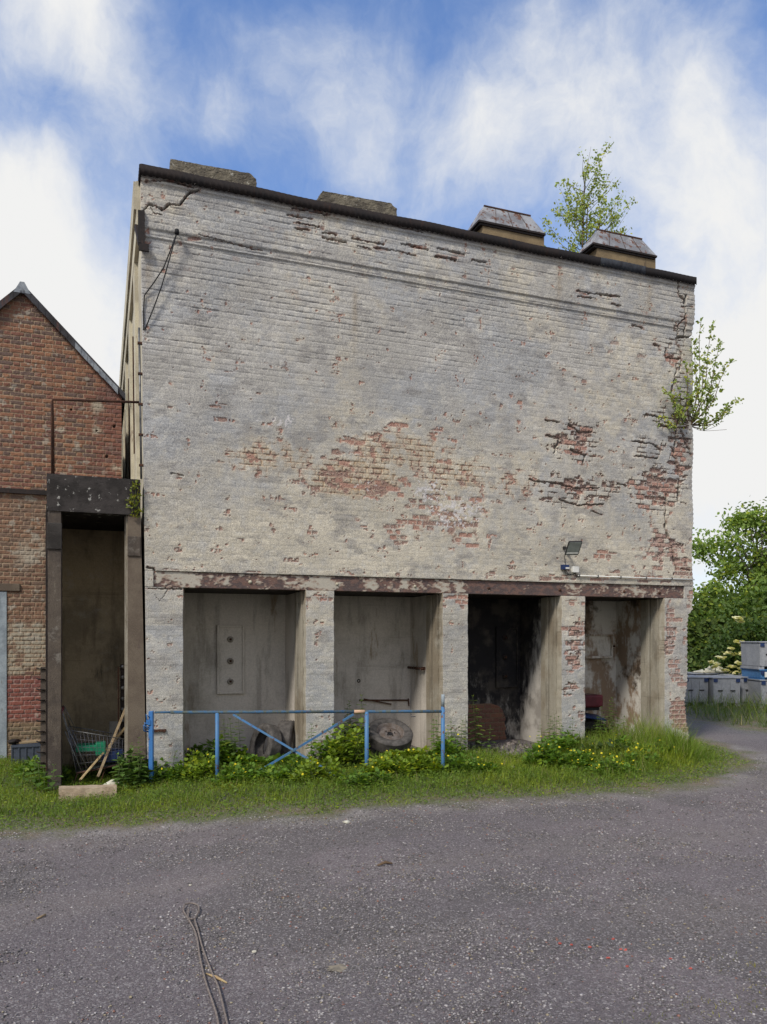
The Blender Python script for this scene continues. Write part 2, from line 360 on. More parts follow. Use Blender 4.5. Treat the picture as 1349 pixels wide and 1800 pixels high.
# ---------------------------------------------------------------- ground
def gz(x, y):
    x = np.asarray(x, float); y = np.asarray(y, float)
    return -0.17 * sstep(2.2, -1.2, x) * sstep(16, 2, y) + .012 * (fbm(x, y, 1.3, 3, 40) - .5)
def gzf(x, y): return float(gz(np.array([x]), np.array([y]))[0])
edge_px = [(-260, 1466), (-80, 1462), (0, 1458), (120, 1460), (230, 1458), (350, 1456), (450, 1450), (560, 1440), (620, 1432), (700, 1424), (850, 1414), (1000, 1405), (1100, 1400), (1190, 1390), (1250, 1378), (1300, 1364), (1333, 1347), (1315, 1330), (1270, 1314), (1215, 1300)]
edge = [G(x, y, -.14 if x < 500 else -.03)[:2] for x, y in edge_px]
poly1 = [(-6, .0)] + [(-6.0, edge[0][1])] + edge + [(8.55, .1)]
poly2 = [G(x, y)[:2] for x, y in [(1190, 1256), (1225, 1266), (1290, 1278), (1350, 1286), (1600, 1330), (1900, 1330), (1800, 1190), (1190, 1215)]]
def inpoly(x, y, P):
    r = np.zeros(x.shape, bool); n = len(P)
    for i in range(n):
        x0, y0 = P[i]; x1, y1 = P[(i+1) % n]
        if y0 == y1: continue
        c = ((y0 > y) != (y1 > y)) & (x < (x1-x0)*(y-y0)/(y1-y0)+x0); r ^= c
    return r
def segd(x, y, P, closed=False):
    d = np.full(x.shape, 1e9)
    for i in range(len(P)-(0 if closed else 1)):
        x0, y0 = P[i]; x1, y1 = P[(i+1) % len(P)]; L2 = (x1-x0)**2+(y1-y0)**2 + 1e-12
        t = np.clip(((x-x0)*(x1-x0)+(y-y0)*(y1-y0))/L2, 0, 1)
        d = np.minimum(d, np.hypot(x-x0-t*(x1-x0), y-y0-t*(y1-y0)))
    return d
xs = np.concatenate([[-900, -300, -100, -40, -20, -12, -8], np.arange(-6, 12.01, .05), [13, 14, 16, 19, 23, 30, 45, 80, 200, 900]])
ys = np.concatenate([[-300, -60, -25, -14, -11], np.arange(-9.5, 3.01, .05), np.arange(3.3, 16, .4), [18, 22, 30, 45, 80, 200, 900]])
Xg, Yg = np.meshgrid(xs, ys, indexing='ij')
far = sstep(25, 12, np.hypot(Xg, Yg))
Zg = gz(Xg, Yg) * far + .010 * (fbm(Xg, Yg, .16, 3, 44) - .5) * far
nx, ny = Xg.shape
idx = np.arange(nx*ny).reshape(nx, ny)
Fg = np.stack([idx[:-1, :-1], idx[1:, :-1], idx[1:, 1:], idx[:-1, 1:]], -1).reshape(-1, 4)
nn = fbm(Xg, Yg, .35, 4, 50)
d1 = segd(Xg, Yg, edge); in1 = inpoly(Xg, Yg, poly1); in2 = inpoly(Xg, Yg, poly2); d2 = segd(Xg, Yg, poly2, True)
sdn = np.where(in1, d1, -d1)
veg = sstep(-.30, .16, sdn + (nn - .5) * .7)
sdn2 = np.where(in2, d2, -d2)
veg = np.maximum(veg, sstep(-.4, .3, sdn2 + (nn-.5)*1.2))
t1 = fbm(Xg, Yg, 1.8, 4, 60)
gc = np.broadcast_to(cl((.145, .121, .124)), (nx, ny, 3)).copy()
gc = mixc(gc, cl((.180, .148, .150)), sstep(.42, .62, t1))
gc = mixc(gc, cl((.118, .102, .098)), sstep(.5, .66, fbm(Xg, Yg, 1.1, 4, 66)) * .8)
pale = sstep(.5, .0, -sdn) * (1 - veg) * sstep(.35, .6, fbm(Xg, Yg, .5, 3, 70))
gc = mixc(gc, cl((.31, .285, .265)), np.clip(pale, 0, 1) * .95)
trk = np.abs(((Yg*.98+Xg*.06+5.2) % 1.7)-.85)
gc = mixc(gc, cl((.215, .18, .165)), sstep(.5, .2, trk)*.45*sstep(.35, .6, fbm(Xg, Yg*3, 2.2, 3, 75)))
gc = mixc(gc, cl((.085, .075, .074)), sstep(-5.9, -7.2, Yg)*sstep(3, -1, Xg)*.5)
# road tracks running along behind the corner
gc = mixc(gc, cl((.12, .125, .145)), sstep(9, 12, Xg) * .8)
moss = mixc(np.broadcast_to(cl((.115, .125, .035)), gc.shape), cl((.17, .13, .06)), sstep(.4, .65, fbm(Xg, Yg, .22, 3, 80)))
gc = mixc(gc, moss, np.clip(veg * .95, 0, 1))
gc = mixc(gc, cl((.045, .042, .03)), sstep(.5, 1.1, np.where(in1, d1, 0)) * .8)
gc = mixc(gc, cl((.05, .08, .03)), sstep(22, 30, Yg)*.9)
m, nt, b = newmat('gravel'); c = attr(nt)
vo = nN(nt, 'ShaderNodeTexVoronoi'); vo.inputs['Scale'].default_value = 95; g = nN(nt, 'ShaderNodeNewGeometry'); nt.links.new(g.outputs['Position'], vo.inputs['Vector'])
vo2 = nN(nt, 'ShaderNodeTexVoronoi'); vo2.inputs['Scale'].default_value = 160; nt.links.new(g.outputs['Position'], vo2.inputs['Vector'])
sp = nN(nt, 'ShaderNodeSeparateColor'); nt.links.new(vo.outputs['Color'], sp.inputs[0])
sp2 = nN(nt, 'ShaderNodeSeparateColor'); nt.links.new(vo2.outputs['Color'], sp2.inputs[0])
c = mix(nt, ramp(nt, sp2.outputs['Red'], 0, 1, .8, 0.), c, mix(nt, .75, c, (.03, .028, .032)))
c = mix(nt, ramp(nt, sp.outputs['Green'], .72, .97, 0, .5), c, (.34, .32, .31))
c = mix(nt, ramp(nt, noise(nt, 300, 2), .4, .7, .0, .3), c, (.28, .26, .26))
nt.links.new(c, b.inputs['Base Color']); b.inputs['Roughness'].default_value = .95
ma = nN(nt, 'ShaderNodeMath', operation='MULTIPLY_ADD'); nt.links.new(vo.outputs['Distance'], ma.inputs[0]); ma.inputs[1].default_value = -1; nt.links.new(noise(nt, 200, 3), ma.inputs[2])
bump(nt, b, ma.outputs[0], .7, .008); M['gravel'] = m
gr = fastmesh('ground', np.stack([Xg, Yg, Zg], -1).reshape(-1, 3), Fg, 'gravel', None, gc.reshape(-1, 3), True)
tag(gr, kind='structure')

# scattered loose stones
def rotm(n, tilt=None):
    a = rng.random(n)*2*np.pi; ca, sa = np.cos(a), np.sin(a); Rm = np.zeros((n, 3, 3)); Rm[:, 0, 0] = ca; Rm[:, 0, 1] = -sa; Rm[:, 1, 0] = sa; Rm[:, 1, 1] = ca; Rm[:, 2, 2] = 1
    if tilt is not None:
        t = tilt; ct, s_ = np.cos(t), np.sin(t); T = np.zeros((n, 3, 3)); T[:, 0, 0] = 1; T[:, 1, 1] = ct; T[:, 1, 2] = -s_; T[:, 2, 1] = s_; T[:, 2, 2] = ct
        Rm = Rm @ T
        b_ = rng.random(n)*2*np.pi; cb, sb2 = np.cos(b_), np.sin(b_); Q = np.zeros((n, 3, 3)); Q[:, 0, 0] = cb; Q[:, 0, 1] = -sb2; Q[:, 1, 0] = sb2; Q[:, 1, 1] = cb; Q[:, 2, 2] = 1
        Rm = Q @ Rm
    return Rm
def scatter(name, tv, tf, P, Rm, S, C, mat, parent=None, smooth=False):
    tv = np.asarray(tv, float); tf = np.asarray(tf); n = len(P); k = len(tv)
    S = np.asarray(S); S = S[:, None] * np.ones(3) if S.ndim == 1 else S
    V = np.einsum('nij,nkj->nki', Rm, tv[None] * S[:, None, :]) + P[:, None, :]
    Fq = (tf[None] + (np.arange(n)*k)[:, None, None]).reshape(-1, tf.shape[1])
    return fastmesh(name, V.reshape(-1, 3), Fq, mat, parent, np.repeat(C, k, 0), smooth)
octv = [(1, 0, 0), (.25, .95, 0.1), (-.8, .6, 0), (-.9, -.5, .1), (.3, -.9, 0), (.1, .05, .7), (0, 0, -.6)]
octf = [(0, 1, 5), (1, 2, 5), (2, 3, 5), (3, 4, 5), (4, 0, 5), (1, 0, 6), (2, 1, 6), (3, 2, 6), (4, 3, 6), (0, 4, 6)]
n = 190000
# denser near the camera, where stones can be told apart
rr = 2.6 + 9.5 * rng.random(n)**1.25; th = YAW + (rng.random(n)-.5)*R_(66)
px_ = CAM[0] + rr*np.sin(th)/1.0; py_ = CAM[1] + rr*np.cos(th)
dens = sstep(.36, .68, fbm(px_, py_, .55, 4, 90)); keep = (rng.random(n) < dens*.9+.2)
px_, py_ = px_[keep], py_[keep]
inn = inpoly(px_, py_, poly1); px_, py_ = px_[~inn], py_[~inn]; n = len(px_)
sz = np.clip(.0030 + .0065*rng.random(n)**2.5 + .007*(rng.random(n) > .988)*rng.random(n), 0, .018)*(.8+.05*np.hypot(px_-CAM[0], py_-CAM[1]))
Pc = np.stack([px_, py_, gz(px_, py_) + sz*.25], -1)
tone = rng.random(n)
Cc = cl((.075, .07, .072))[None] + (tone**2.2)[:, None]*cl((.40, .37, .36))[None]
Cc[rng.random(n) < .03] = (.24, .10, .07); Cc[rng.random(n) < .05] = (.30, .25, .16)
S3 = sz[:, None] * np.stack([.7+.6*rng.random(n), .7+.6*rng.random(n), .5+.4*rng.random(n)], -1)
tag(scatter('gravel_stones', octv, octf, Pc, rotm(n, rng.random(n)*.5), S3, Cc, 'pebble'), 'loose grey stones scattered over the gravel yard', 'gravel', kind='stuff')

# ---------------------------------------------------------------- relief walls
def relief(name, xl, xr, z0, z1, fn, Y0, skirt, mats, parent, res=.0075, top=None):
    """front sheet of a wall facing -y with real relief; sides run back by skirt"""
    nz_ = max(2, int(round((z1-z0)/res))+1); zz = np.linspace(z0, z1, nz_)
    xlz = np.array([xl(z) if callable(xl) else xl for z in zz]); xrz = np.array([xr(z) if callable(xr) else xr for z in zz])
    nx_ = max(2, int(round((xrz-xlz).max()/res))+1); s = np.linspace(0, 1, nx_)
    X = xlz[None] + (xrz-xlz)[None]*s[:, None]; Z = np.broadcast_to(zz[None], X.shape)
    h, c = fn(X, Z); Yv = Y0 - h
    V = np.stack([X, Yv, Z], -1).reshape(-1, 3); Cv = c.reshape(-1, 3)
    idx = np.arange(nx_*nz_).reshape(nx_, nz_)
    Fq = np.stack([idx[:-1, :-1], idx[1:, :-1], idx[1:, 1:], idx[:-1, 1:]], -1).reshape(-1, 4)
    loop = np.concatenate([idx[:, 0], idx[-1, 1:], idx[-2::-1, -1], idx[0, -2:0:-1]])
    nb = len(loop); Vb = V[loop].copy(); Vb[:, 1] = Y0 + skirt; base = len(V)
    Fb = np.stack([loop, base+np.arange(nb), base+(np.arange(nb)+1) % nb, np.roll(loop, -1)], -1)
    mi = np.concatenate([np.zeros(len(Fq)), np.ones(len(Fb)) if len(mats) > 1 else np.zeros(len(Fb))])
    o = fastmesh(name, np.concatenate([V, Vb]), np.concatenate([Fq, Fb]), mats, parent, np.concatenate([Cv, Cv[loop]]), False, mi)
    return o
CR = .075
def bricks(X, Z, bond='english', seed=0):
    Xw = X + (vn(X, Z, .9, seed)-.5)*.02; Zw = Z + (vn(X, Z, 1.6, seed+5)-.5)*.022
    c = np.floor(Zw/CR).astype(int); lz = Zw - c*CR
    if bond == 'english': L = np.where(c % 2 == 0, .225, .1125); off = np.where(c % 2 == 0, (c//2 % 2)*.1125, .056)
    else: L = np.full(X.shape, .3375); off = (c % 2)*.169
    xx = Xw + off + hsh(c, c*0, seed+2)*.02; i = np.floor(xx/L).astype(int); lx = xx - i*L
    if bond != 'english':
        hd = lx > .225; lx2 = np.where(hd, lx-.225, lx); Lb = np.where(hd, .1125, .225); i = i*2+hd; lx = lx2; L = Lb
    dx = np.minimum(lx, L-lx); dz = np.minimum(lz, CR-lz)
    wob = (vn(X, Z, .03, seed+7)-.5)*.009+(vn(X, Z, .012, seed+8)-.5)*.004
    return c, i, dx+wob, dz+wob

# cracks and gaps of the gable wall: (points, half width in px, depth m)
CRK = [([(250, 374), (262, 362), (270, 364), (285, 371), (297, 361), (316, 363), (325, 350), (334, 340), (348, 338)], 2.2, .05),
       ([(262, 362), (272, 378), (285, 380)], .9, .02), ([(256, 322), (300, 322), (340, 334)], 1.2, .03),
       ([(512, 369), (540, 374), (578, 382)], 1.8, .05), ([(504, 380), (524, 383), (546, 387)], 1.8, .05), ([(520, 394), (560, 401)], 1.3, .05), ([(519, 404), (542, 407)], 2.0, .05),
       ([(566, 411), (590, 415)], 1.3, .04), ([(566, 420), (608, 428)], 1.9, .05), ([(618, 421), (640, 426), (672, 431)], 1.8, .05), ([(655, 437), (690, 442), (728, 451)], 1.8, .05), ([(628, 435), (652, 440)], 1.3, .05),
       ([(705, 430), (752, 441)], 2.2, .05), ([(768, 438), (815, 449)], 1.8, .05), ([(765, 452), (800, 458)], 2.6, .06), ([(830, 459), (852, 463)], 2.2, .05), ([(850, 420), (905, 432)], .9, .02), ([(690, 400), (740, 411)], .9, .02),
       ([(480, 352), (500, 356), (520, 365)], .9, .02), ([(400, 340), (470, 352)], .9, .02), ([(350, 415), (460, 442)], .8, .015),
       ([(1012, 513), (1045, 518), (1088, 523)], 1.9, .05), ([(1015, 522), (1045, 526)], 1.4, .05), ([(1072, 535), (1090, 539)], 1.4, .04), ([(1112, 571), (1130, 576)], 2, .04),
       ([(1188, 494), (1192, 520), (1200, 528), (1203, 560), (1192, 570), (1190, 600), (1200, 622), (1196, 650)], 1.5, .05), ([(1203, 520), (1204, 600)], 1.2, .04), ([(1196, 540), (1216, 541)], 1.2, .04),
       ([(1192, 592), (1216, 592)], 2.5, .06), ([(1172, 612), (1172, 628), (1195, 630)], 2.2, .06), ([(1190, 650), (1180, 700), (1196, 720), (1190, 760), (1185, 800), (1196, 830), (1192, 880)], 2.2, .07), ([(1180, 700), (1215, 702)], 1.6, .05),
       ([(1172, 868), (1170, 930), (1182, 960), (1190, 1000)], 1.6, .05), ([(1136, 728), (1170, 735)], 1.8, .05), ([(1160, 748), (1208, 752)], 1.8, .05), ([(1180, 770), (1214, 772)], 1.8, .05),
       ([(1112, 775), (1150, 780), (1160, 790)], 1.6, .05), ([(1120, 800), (1155, 806)], 1.5, .05), ([(1150, 605), (1160, 608)], 1.8, .05), ([(960, 738), (985, 742)], 1.8, .05), ([(962, 765), (985, 770), (975, 795)], 1.8, .05),
       ([(948, 845), (985, 850), (1010, 858), (1055, 858)], 1.8, .05), ([(930, 842), (960, 850)], 1.5, .04), ([(985, 878), (1015, 888), (1060, 886)], 1.8, .05), ([(1060, 905), (1040, 898)], 1.2, .03), ([(1195, 750), (1216, 800)], 1.6, .05), ([(1198, 1000), (1216, 1003)], 1.4, .05),
       ([(258, 997), (270, 999), (273, 1010)], 1.5, .05), ([(300, 832), (322, 835)], 1.5, .02), ([(1085, 850), (1102, 854)], 1.5, .05), ([(1000, 745), (1020, 760), (1040, 758)], 1.8, .05), ([(1004, 790), (1030, 800), (1025, 815)], 1.8, .05)]
CRKP = [([(262, 1034), (320, 1036)], 1.5, .03), ([(272, 1045), (280, 1056), (288, 1048), (294, 1037)], .7, .015)]
RZ = [(822, 938, 48, 34, .95), (770, 905, 100, 50, .66), (700, 925, 75, 45, .62), (790, 757, 34, 30, .8), (700, 747, 22, 9, .9), (850, 895, 50, 30, .65), (655, 855, 48, 20, 1.0), (595, 848, 50, 20, .85), (740, 830, 110, 70, .5), (560, 800, 160, 50, .42), (1010, 777, 38, 40, 1.05), (1022, 862, 64, 30, .98),
      (1150, 862, 46, 46, 1.0), (1160, 965, 46, 42, .92), (1182, 628, 14, 16, 1.1), (1200, 1000, 18, 20, 1), (1062, 975, 36, 9, .85), (1090, 990, 50, 20, .45), (1196, 800, 22, 70, .85), (735, 437, 12, 4, 1.3), (785, 455, 16, 4, 1.1), (1030, 520, 14, 4, 1.3), (300, 322, 8, 4, 1.1), (382, 338, 10, 4, 1.1), (545, 375, 22, 4, .9), (985, 480, 4, 20, .8),
      (258, 420, 18, 18, .75), (330, 421, 25, 5, .6), (310, 838, 12, 8, .9), (300, 1002, 26, 5, 1), (440, 1006, 22, 4, .8), (390, 714, 20, 4, .8), (915, 715, 8, 30, .6), (840, 1008, 40, 6, .7), (1000, 1015, 120, 7, .8), (1150, 1018, 60, 8, .9), (400, 652, 10, 3, .9), (1180, 590, 8, 8, .5)]
BZ = [(625, 842, 80, 34, 1.25), (700, 795, 120, 42, .72), (480, 805, 105, 38, .66), (800, 840, 80, 45, .60), (900, 855, 70, 35, .5), (600, 760, 60, 30, .45), (790, 920, 70, 40, .5), (1050, 840, 80, 60, .3), (420, 830, 60, 20, .4)]
KZ = [(1012, 777, 44, 42, 1), (1020, 864, 76, 30, 1), (1158, 862, 52, 50, 1), (1197, 760, 24, 130, .95), (1172, 965, 40, 50, .7), (1190, 620, 24, 50, .7), (1140, 790, 40, 30, .7), (1200, 560, 14, 60, .5), (1180, 735, 45, 24, .9)]
# bricks laid bare on the piers
PR = [(562, 1052, 30, 9, 1.2), (541, 1065, 2.5, 12, 1.1), (800, 1052, 26, 8, .95), (815, 1062, 8, 9, 1.1), (782, 1065, 5, 6, 1), (1014, 1105, 18, 26, 1.0), (1008, 1150, 24, 32, 1.05), (993, 1108, 9, 16, 1.2), (1000, 1215, 18, 14, 1.1), (1022, 1258, 7, 8, 1.2), (1180, 1110, 10, 55, 1.35), (1186, 1180, 14, 40, 1.25), (1196, 1200, 18, 18, 1.1), (1200, 1255, 26, 32, 1.7), (1208, 1120, 8, 70, .75), (1196, 1090, 14, 24, .5), (285, 1034, 24, 3, 1), (1010, 1060, 20, 5, .9), (1208, 1045, 14, 10, .9)]
PK = [(1010, 1140, 20, 46, .95), (1000, 1215, 16, 14, .9), (1180, 1130, 14, 60, .5)]
def fzone(u, v, Z_):
    t = np.zeros(u.shape, np.float32)
    for (cx, cy, rx, ry, w) in Z_:
        t = np.maximum(t, ell(u, v, cx, cy, rx, ry) * w)
    return t
def carve(u, v, h, c, lst):
    jit = 0
    for P, w, dp in lst:
        xs_ = [p[0] for p in P]; ys_ = [p[1] for p in P]
        mk = (u > min(xs_)-6) & (u < max(xs_)+6) & (v > min(ys_)-6) & (v < max(ys_)+6)
        if not mk.any(): continue
        uu = u[mk]; vv = v[mk]
        d = segd(uu + (vn(uu, vv, 4, 3)-.5)*3, vv + (vn(uu, vv, 3.5, 9)-.5)*2.6, P)
        ww = w * (.55 + .9*vn(uu, vv, 14, 21))
        k = sstep(1.0, .45, d/ww)
        h[mk] = h[mk]*(1-k) - dp*k
        c[mk] = mixc(c[mk], cl((.07, .045, .035)), k*.85)
        rim = sstep(2.6, 1.2, d/ww)*(1-k)*(vn(uu, vv, 5, 33) > .6)
        c[mk] = mixc(c[mk], cl((.22, .085, .06)), rim*.8)
    return h, c
def facade_fn(X, Z, lower=False):
    u, v = UV(X, Z)
    c_, i_, dx, dz = bricks(X, Z, 'english', 1)
    rb = hsh(c_, i_, 3); rb2 = hsh(c_, i_, 8)
    n1 = fbm(X, Z, .10, 4, 11); n2_ = fbm(X, Z, .55, 4, 21); n3_ = fbm(X, Z, .022, 2, 31); n4 = fbm(X*.35, Z, .05, 3, 37)
    # paint tone
    cream = .25*sstep(.45, .65, fbm(X, Z, 1.3, 4, 51)) + .45*sstep(.52, .62, n2_)
    cream = cream + .55*ell(u, v, 610, 660, 30, 90) + .6*ell(u, v, 650, 850, 330, 110) + .75*sstep(840, 1010, v)*(v < 1100) + .20*sstep(800, 1150, u) + .08*sstep(470, 330, v)
    cream = cream - .35*ell(u, v, 380, 600, 200, 220) - .4*ell(u, v, 860, 640, 200, 90)
    if lower: cream = cream*.6 + .1*sstep(1060, 1000, v)
    cream = np.clip(cream + (n1-.5)*1.3, 0, 1)
    A = mixc(np.broadcast_to(cl((.455, .442, .418)), X.shape+(3,)), cl((.395, .408, .425)), sstep(.40, .60, fbm(X, Z, .8, 4, 57)))
    c = mixc(A, cl((.63, .57, .45)), cream)
    c = mixc(c, cl((.62, .60, .54)), sstep(.60, .72, fbm(X, Z, .07, 3, 61))*.5)
    c = mixc(c, cl((.19, .185, .195)), sstep(.58, .72, fbm(X*.5, Z, .13, 4, 71))*.55)
    c = c*(.84+.32*fbm(X, Z, .32, 4, 83))[..., None]*(.86+.28*hsh(c_, i_, 5)*sstep(.3,.6,n2_)+.07)[..., None]
    # rust runs below the band
    for (uu, v0, v1, w_) in [(982, 455, 600, 5), (1140, 500, 560, 5), (625, 500, 660, 5), (262, 430, 560, 7)]:
        k = np.exp(-((u-uu+(v-v0)*.02)/w_)**2)*sstep(v0-5, v0+25, v)*sstep(v1, v0+30, v)
        c = mixc(c, cl((.30, .22, .13)), np.clip(k*.6*(.4+n1), 0, 1))
    RZl, KZl = (PR, PK) if lower else (RZ, KZ)
    Rr = fzone(u, v, RZl); Kk = fzone(u, v, KZl); Bb = fzone(u, v, BZ) if not lower else 0*u
    jd = np.minimum(dx, dz); joint = sstep(.0125, .0045, jd); bed = sstep(.0125, .0045, dz)
    # stage 1: brown joints showing through
    upper = sstep(760, 520, v)
    Jx = sstep(.34, .70, Bb*.95 + (n1-.5)*1.3 + (n2_-.5)*.5)*(.55+.45*sstep(.32, .55, vn(X, Z, .06, 79)))
    ocr = sstep(.35, .9, Bb + (n1-.5)*.6)
    c = mixc(c, cl((.56, .42, .22)), ocr*.42)
    jc = mixc(np.broadcast_to(cl((.42, .235, .085)), c.shape), cl((.24, .065, .03)), sstep(.45, .65, n1+Bb*.12-.05))
    c = mixc(c, cl((.30, .29, .30)), joint*.18); c = mixc(c, jc, joint*Jx*.92); c = mixc(c, jc, Jx*(1-joint)*sstep(.50, .62, n3_+Bb*.12)*.55)
    h = -joint*(.0015 + .009*Jx) * (1 - .6*(1-Jx)*(n3_))
    h = h - bed*upper*.0045*sstep(.40, .62, fbm(X*.25, Z, .12, 3, 91)) - joint*upper*.0012
    h = h - bed*.006*(sstep(.66, .74, fbm(X*.22, Z, .06, 3, 95)))*upper
    # stage 2: dark open joints
    Kx = sstep(.42, .62, Kk*.85 + (n1-.5)*.9 + (rb-.5)*.25)
    if lower: Kx = Kx * 1.0
    op = joint*Kx*sstep(.30, .5, vn(X, Z, .08, 77))
    h = h - op*.020; c = mixc(c, cl((.17, .07, .05)), op*.8)
    # stage 3: faces bare: whole bricks or chips
    lost = sstep(.56, .66, Rr*.62 + (rb-.5)*.62 + (n1-.5)*.55 + .08)
    spot = (rb2 > .988)*(.35+.65*sstep(500, 700, v)) * sstep(.46, .56, n1)*(.4+.6*(n3_ > .4)) if not lower else 0*u
    spot = np.maximum(spot, sstep(.74, .78, n1 + .02*sstep(500, 1000, v) + .05*Bb + .15*(n3_-.5))*.9*sstep(300, 340, v))
    lost = np.maximum(lost*(1-joint*.8), spot*(1-joint))
    redc = mixc(np.broadcast_to(cl((.31, .060, .034)), c.shape), cl((.42, .15, .095)), rb)
    redc = mixc(redc, cl((.13, .05, .045)), (rb2 > .6)*.6)
    pinkz = fzone(u, v, [(1160, 960, 60, 50, 1), (1190, 1150, 40, 110, 1), (1010, 1150, 40, 100, .5)])
    redc = mixc(redc, cl((.36, .19, .16)), pinkz*.6)
    if lower:
        bz = ell(u, v, 1200, 1255, 22, 28)
        redc = mixc(redc, cl((.27, .075, .045)), bz); c = mixc(c, cl((.46, .36, .27)), joint*sstep(.2, .6, bz))
    lost = lost*sstep(.24, .40, n3_+.1*rb); c = mixc(c, redc, lost*.92)
    h = h - lost*(.006 + .008*n3_) - (lost > .5)*Kx*(rb2 > .55)*(1-joint)*.022
    # white salts
    wz = fzone(u, v, [(755, 860, 30, 25, .8), (800, 900, 50, 30, .9), (800, 915, 30, 20, .8), (500, 740, 40, 15, .6), (640, 855, 20, 20, .5)]) if not lower else 0*u
    c = mixc(c, cl((.78, .75, .76)), sstep(.70, .80, wz*.35 + fbm(X, Z, .035, 3, 99)*.85)*.85)
    # ledges of the band, wall roughness
    h = h + (n1-.5)*.0035 + (n4-.5)*.005 + (n3_-.5)*.002 + (rb-.5)*.0025*(1-joint)
    if not lower:
        dzz = (n1-.5)*.02
        h = h + .018*sstep(6.715, 6.725, Z+dzz*.5) + .022*sstep(6.815, 6.825, Z+dzz*.5) + .020*sstep(7.385, 7.395, Z+dzz*.5)
        h = h + .012*(fbm(X, Z, 1.7, 2, 14)-.5)
    h, c = carve(u, v, h, c, CRKP if lower else CRK)
    return h.astype(np.float32), np.clip(c, 0.01, .9).astype(np.float32)
def lower_fn(X, Z): return facade_fn(X, Z, True)
def beam_fn(X, Z):
    u, v = UV(X, Z)
    n1 = fbm(X, Z, .12, 5, 111); n2_ = fbm(X*.5, Z, .03, 3, 112); n0 = fbm(X, Z*.6, .45, 3, 118)
    z0, z1 = 2.34, 2.543; t = (Z-z0)/(z1-z0)
    k = .42 + .75*sstep(800, 850, u)*sstep(1005, 960, u) + .22*sstep(1000, 1200, u) + .2*sstep(330, 280, u) + .38*ell(u, v, 612, 1028, 26, 40) + .25*ell(u, v, 400, 1020, 60, 30)
    k = k + (n1-.5)*1.5 + (n0-.5)*1.3 + .25*sstep(.25, .05, t) + (n2_-.5)*1.1 + .06
    rust = sstep(.42, .64, k + (vn(X*.6, Z, .018, 119)-.5)*.5)
    c = mixc(np.broadcast_to(cl((.46, .42, .345)), X.shape+(3,)), cl((.27, .16, .11)), sstep(.20, .50, k)*.75)
    rc = mixc(np.broadcast_to(cl((.050, .022, .024)), c.shape), cl((.13, .055, .04)), sstep(.45, .65, n2_))
    c = mixc(c, rc, rust)
    h = -.006*rust + (n2_-.5)*.002
    return h, c

bld = thing('whitewashed_building', (4.3, 0, 0), 'tall whitewashed brick building with open bays below a rusty steel beam', 'building')
XLt = W(247, 300).x; XLb = W(259, 1360).x
def XL(z): return XLt + (XLb-XLt)*(7.5-z)/7.6
XR0 = W(1217, 600).x
def XR(z):
    v = UV(XR0, z)[1]
    o = W(1218 + 1.2*math.sin(v*.05)*(v > 520), 600).x
    if 925 < v < 960: o -= .012*(1-abs(v-935)/25)
    return o + .006*math.sin(z*83)
ZB0, ZB1 = 2.34, 2.543
relief('wall', XL, XR, ZB1, 7.5, facade_fn, 0, .10, ['facade'], bld)
relief('wall_corner', lambda z: XL(z), W(270, 1010).x, ZB0, ZB1-.002, lower_fn, 0, .1, ['facade'], bld)
relief('wall_corner', W(1204, 1040).x+.002, XR, ZB0, ZB1-.002, lower_fn, 0, .1, ['facade'], bld)
Xb0, Xb1 = W(270.5, 1010).x, W(1204, 1040).x
bm_ = relief('lintel_beam', Xb0, Xb1, ZB0, ZB1-.006, beam_fn, .022, .12, ['beam'], bld)
for px, py in [(440, 1023), (593, 1027), (730, 1031), (860, 1034), (985, 1037), (1098, 1040), (1160, 1042)]:
    p = W(px, py, .02)
    MB().lathe([(.0, -.012), (.014, -.012), (.016, -.004), (.024, -.003), (.024, .006)], p, (0, 1, 0), 10).build('bolt', 'rust' if px > 800 else 'flank', bm_)
pier_px = [(259, 322), (538, 587.5), (779, 823), (988, 1029), (1169, 1210)]
PX = [(W(a, 1200).x, W(b, 1200).x) for a, b in pier_px]
def p4r(z):
    v = UV(PX[4][1], z)[1]
    return W(float(np.interp(v, [1040, 1072, 1080, 1100, 1200, 1222, 1228, 1270, 1300, 1330], [1217, 1218, 1211, 1209, 1209, 1206, 1204, 1208, 1213, 1216])) + .8*math.sin(v*.9), 1200).x
for k, (a, b_) in enumerate(PX):
    if k == 0: relief('pier', lambda z: XL(z), lambda z: b_ + .003*math.sin(z*9), -.25, ZB0-.003, lower_fn, 0, .2, ['facade', 'jamb'], bld)
    elif k == 4: relief('pier', a, p4r, -.25, ZB0-.003, lower_fn, 0, .2, ['facade', 'jamb'], bld)
    else: relief('pier', lambda z: a + .003*math.sin(z*11+k)+.002*math.sin(z*37) , lambda z: b_ + .003*math.sin(z*8+k)+.002*math.sin(z*31), -.25, ZB0-.003, lower_fn, 0, .2, ['facade', 'jamb'], bld)
ND = 1.25
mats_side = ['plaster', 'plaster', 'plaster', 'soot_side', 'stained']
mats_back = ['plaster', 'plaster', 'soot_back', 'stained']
for k, (a, b_) in enumerate(PX):
    a2 = a if k else XL(1); b2 = b_ if k < 4 else XR0 - .05
    mb = MB().box(a2 + .006, b2 - .006 if k < 4 else b2-.03, .2, ND+.05, -.3, ZB0-.004); mb.build('bay_divider', mats_side[k], bld)
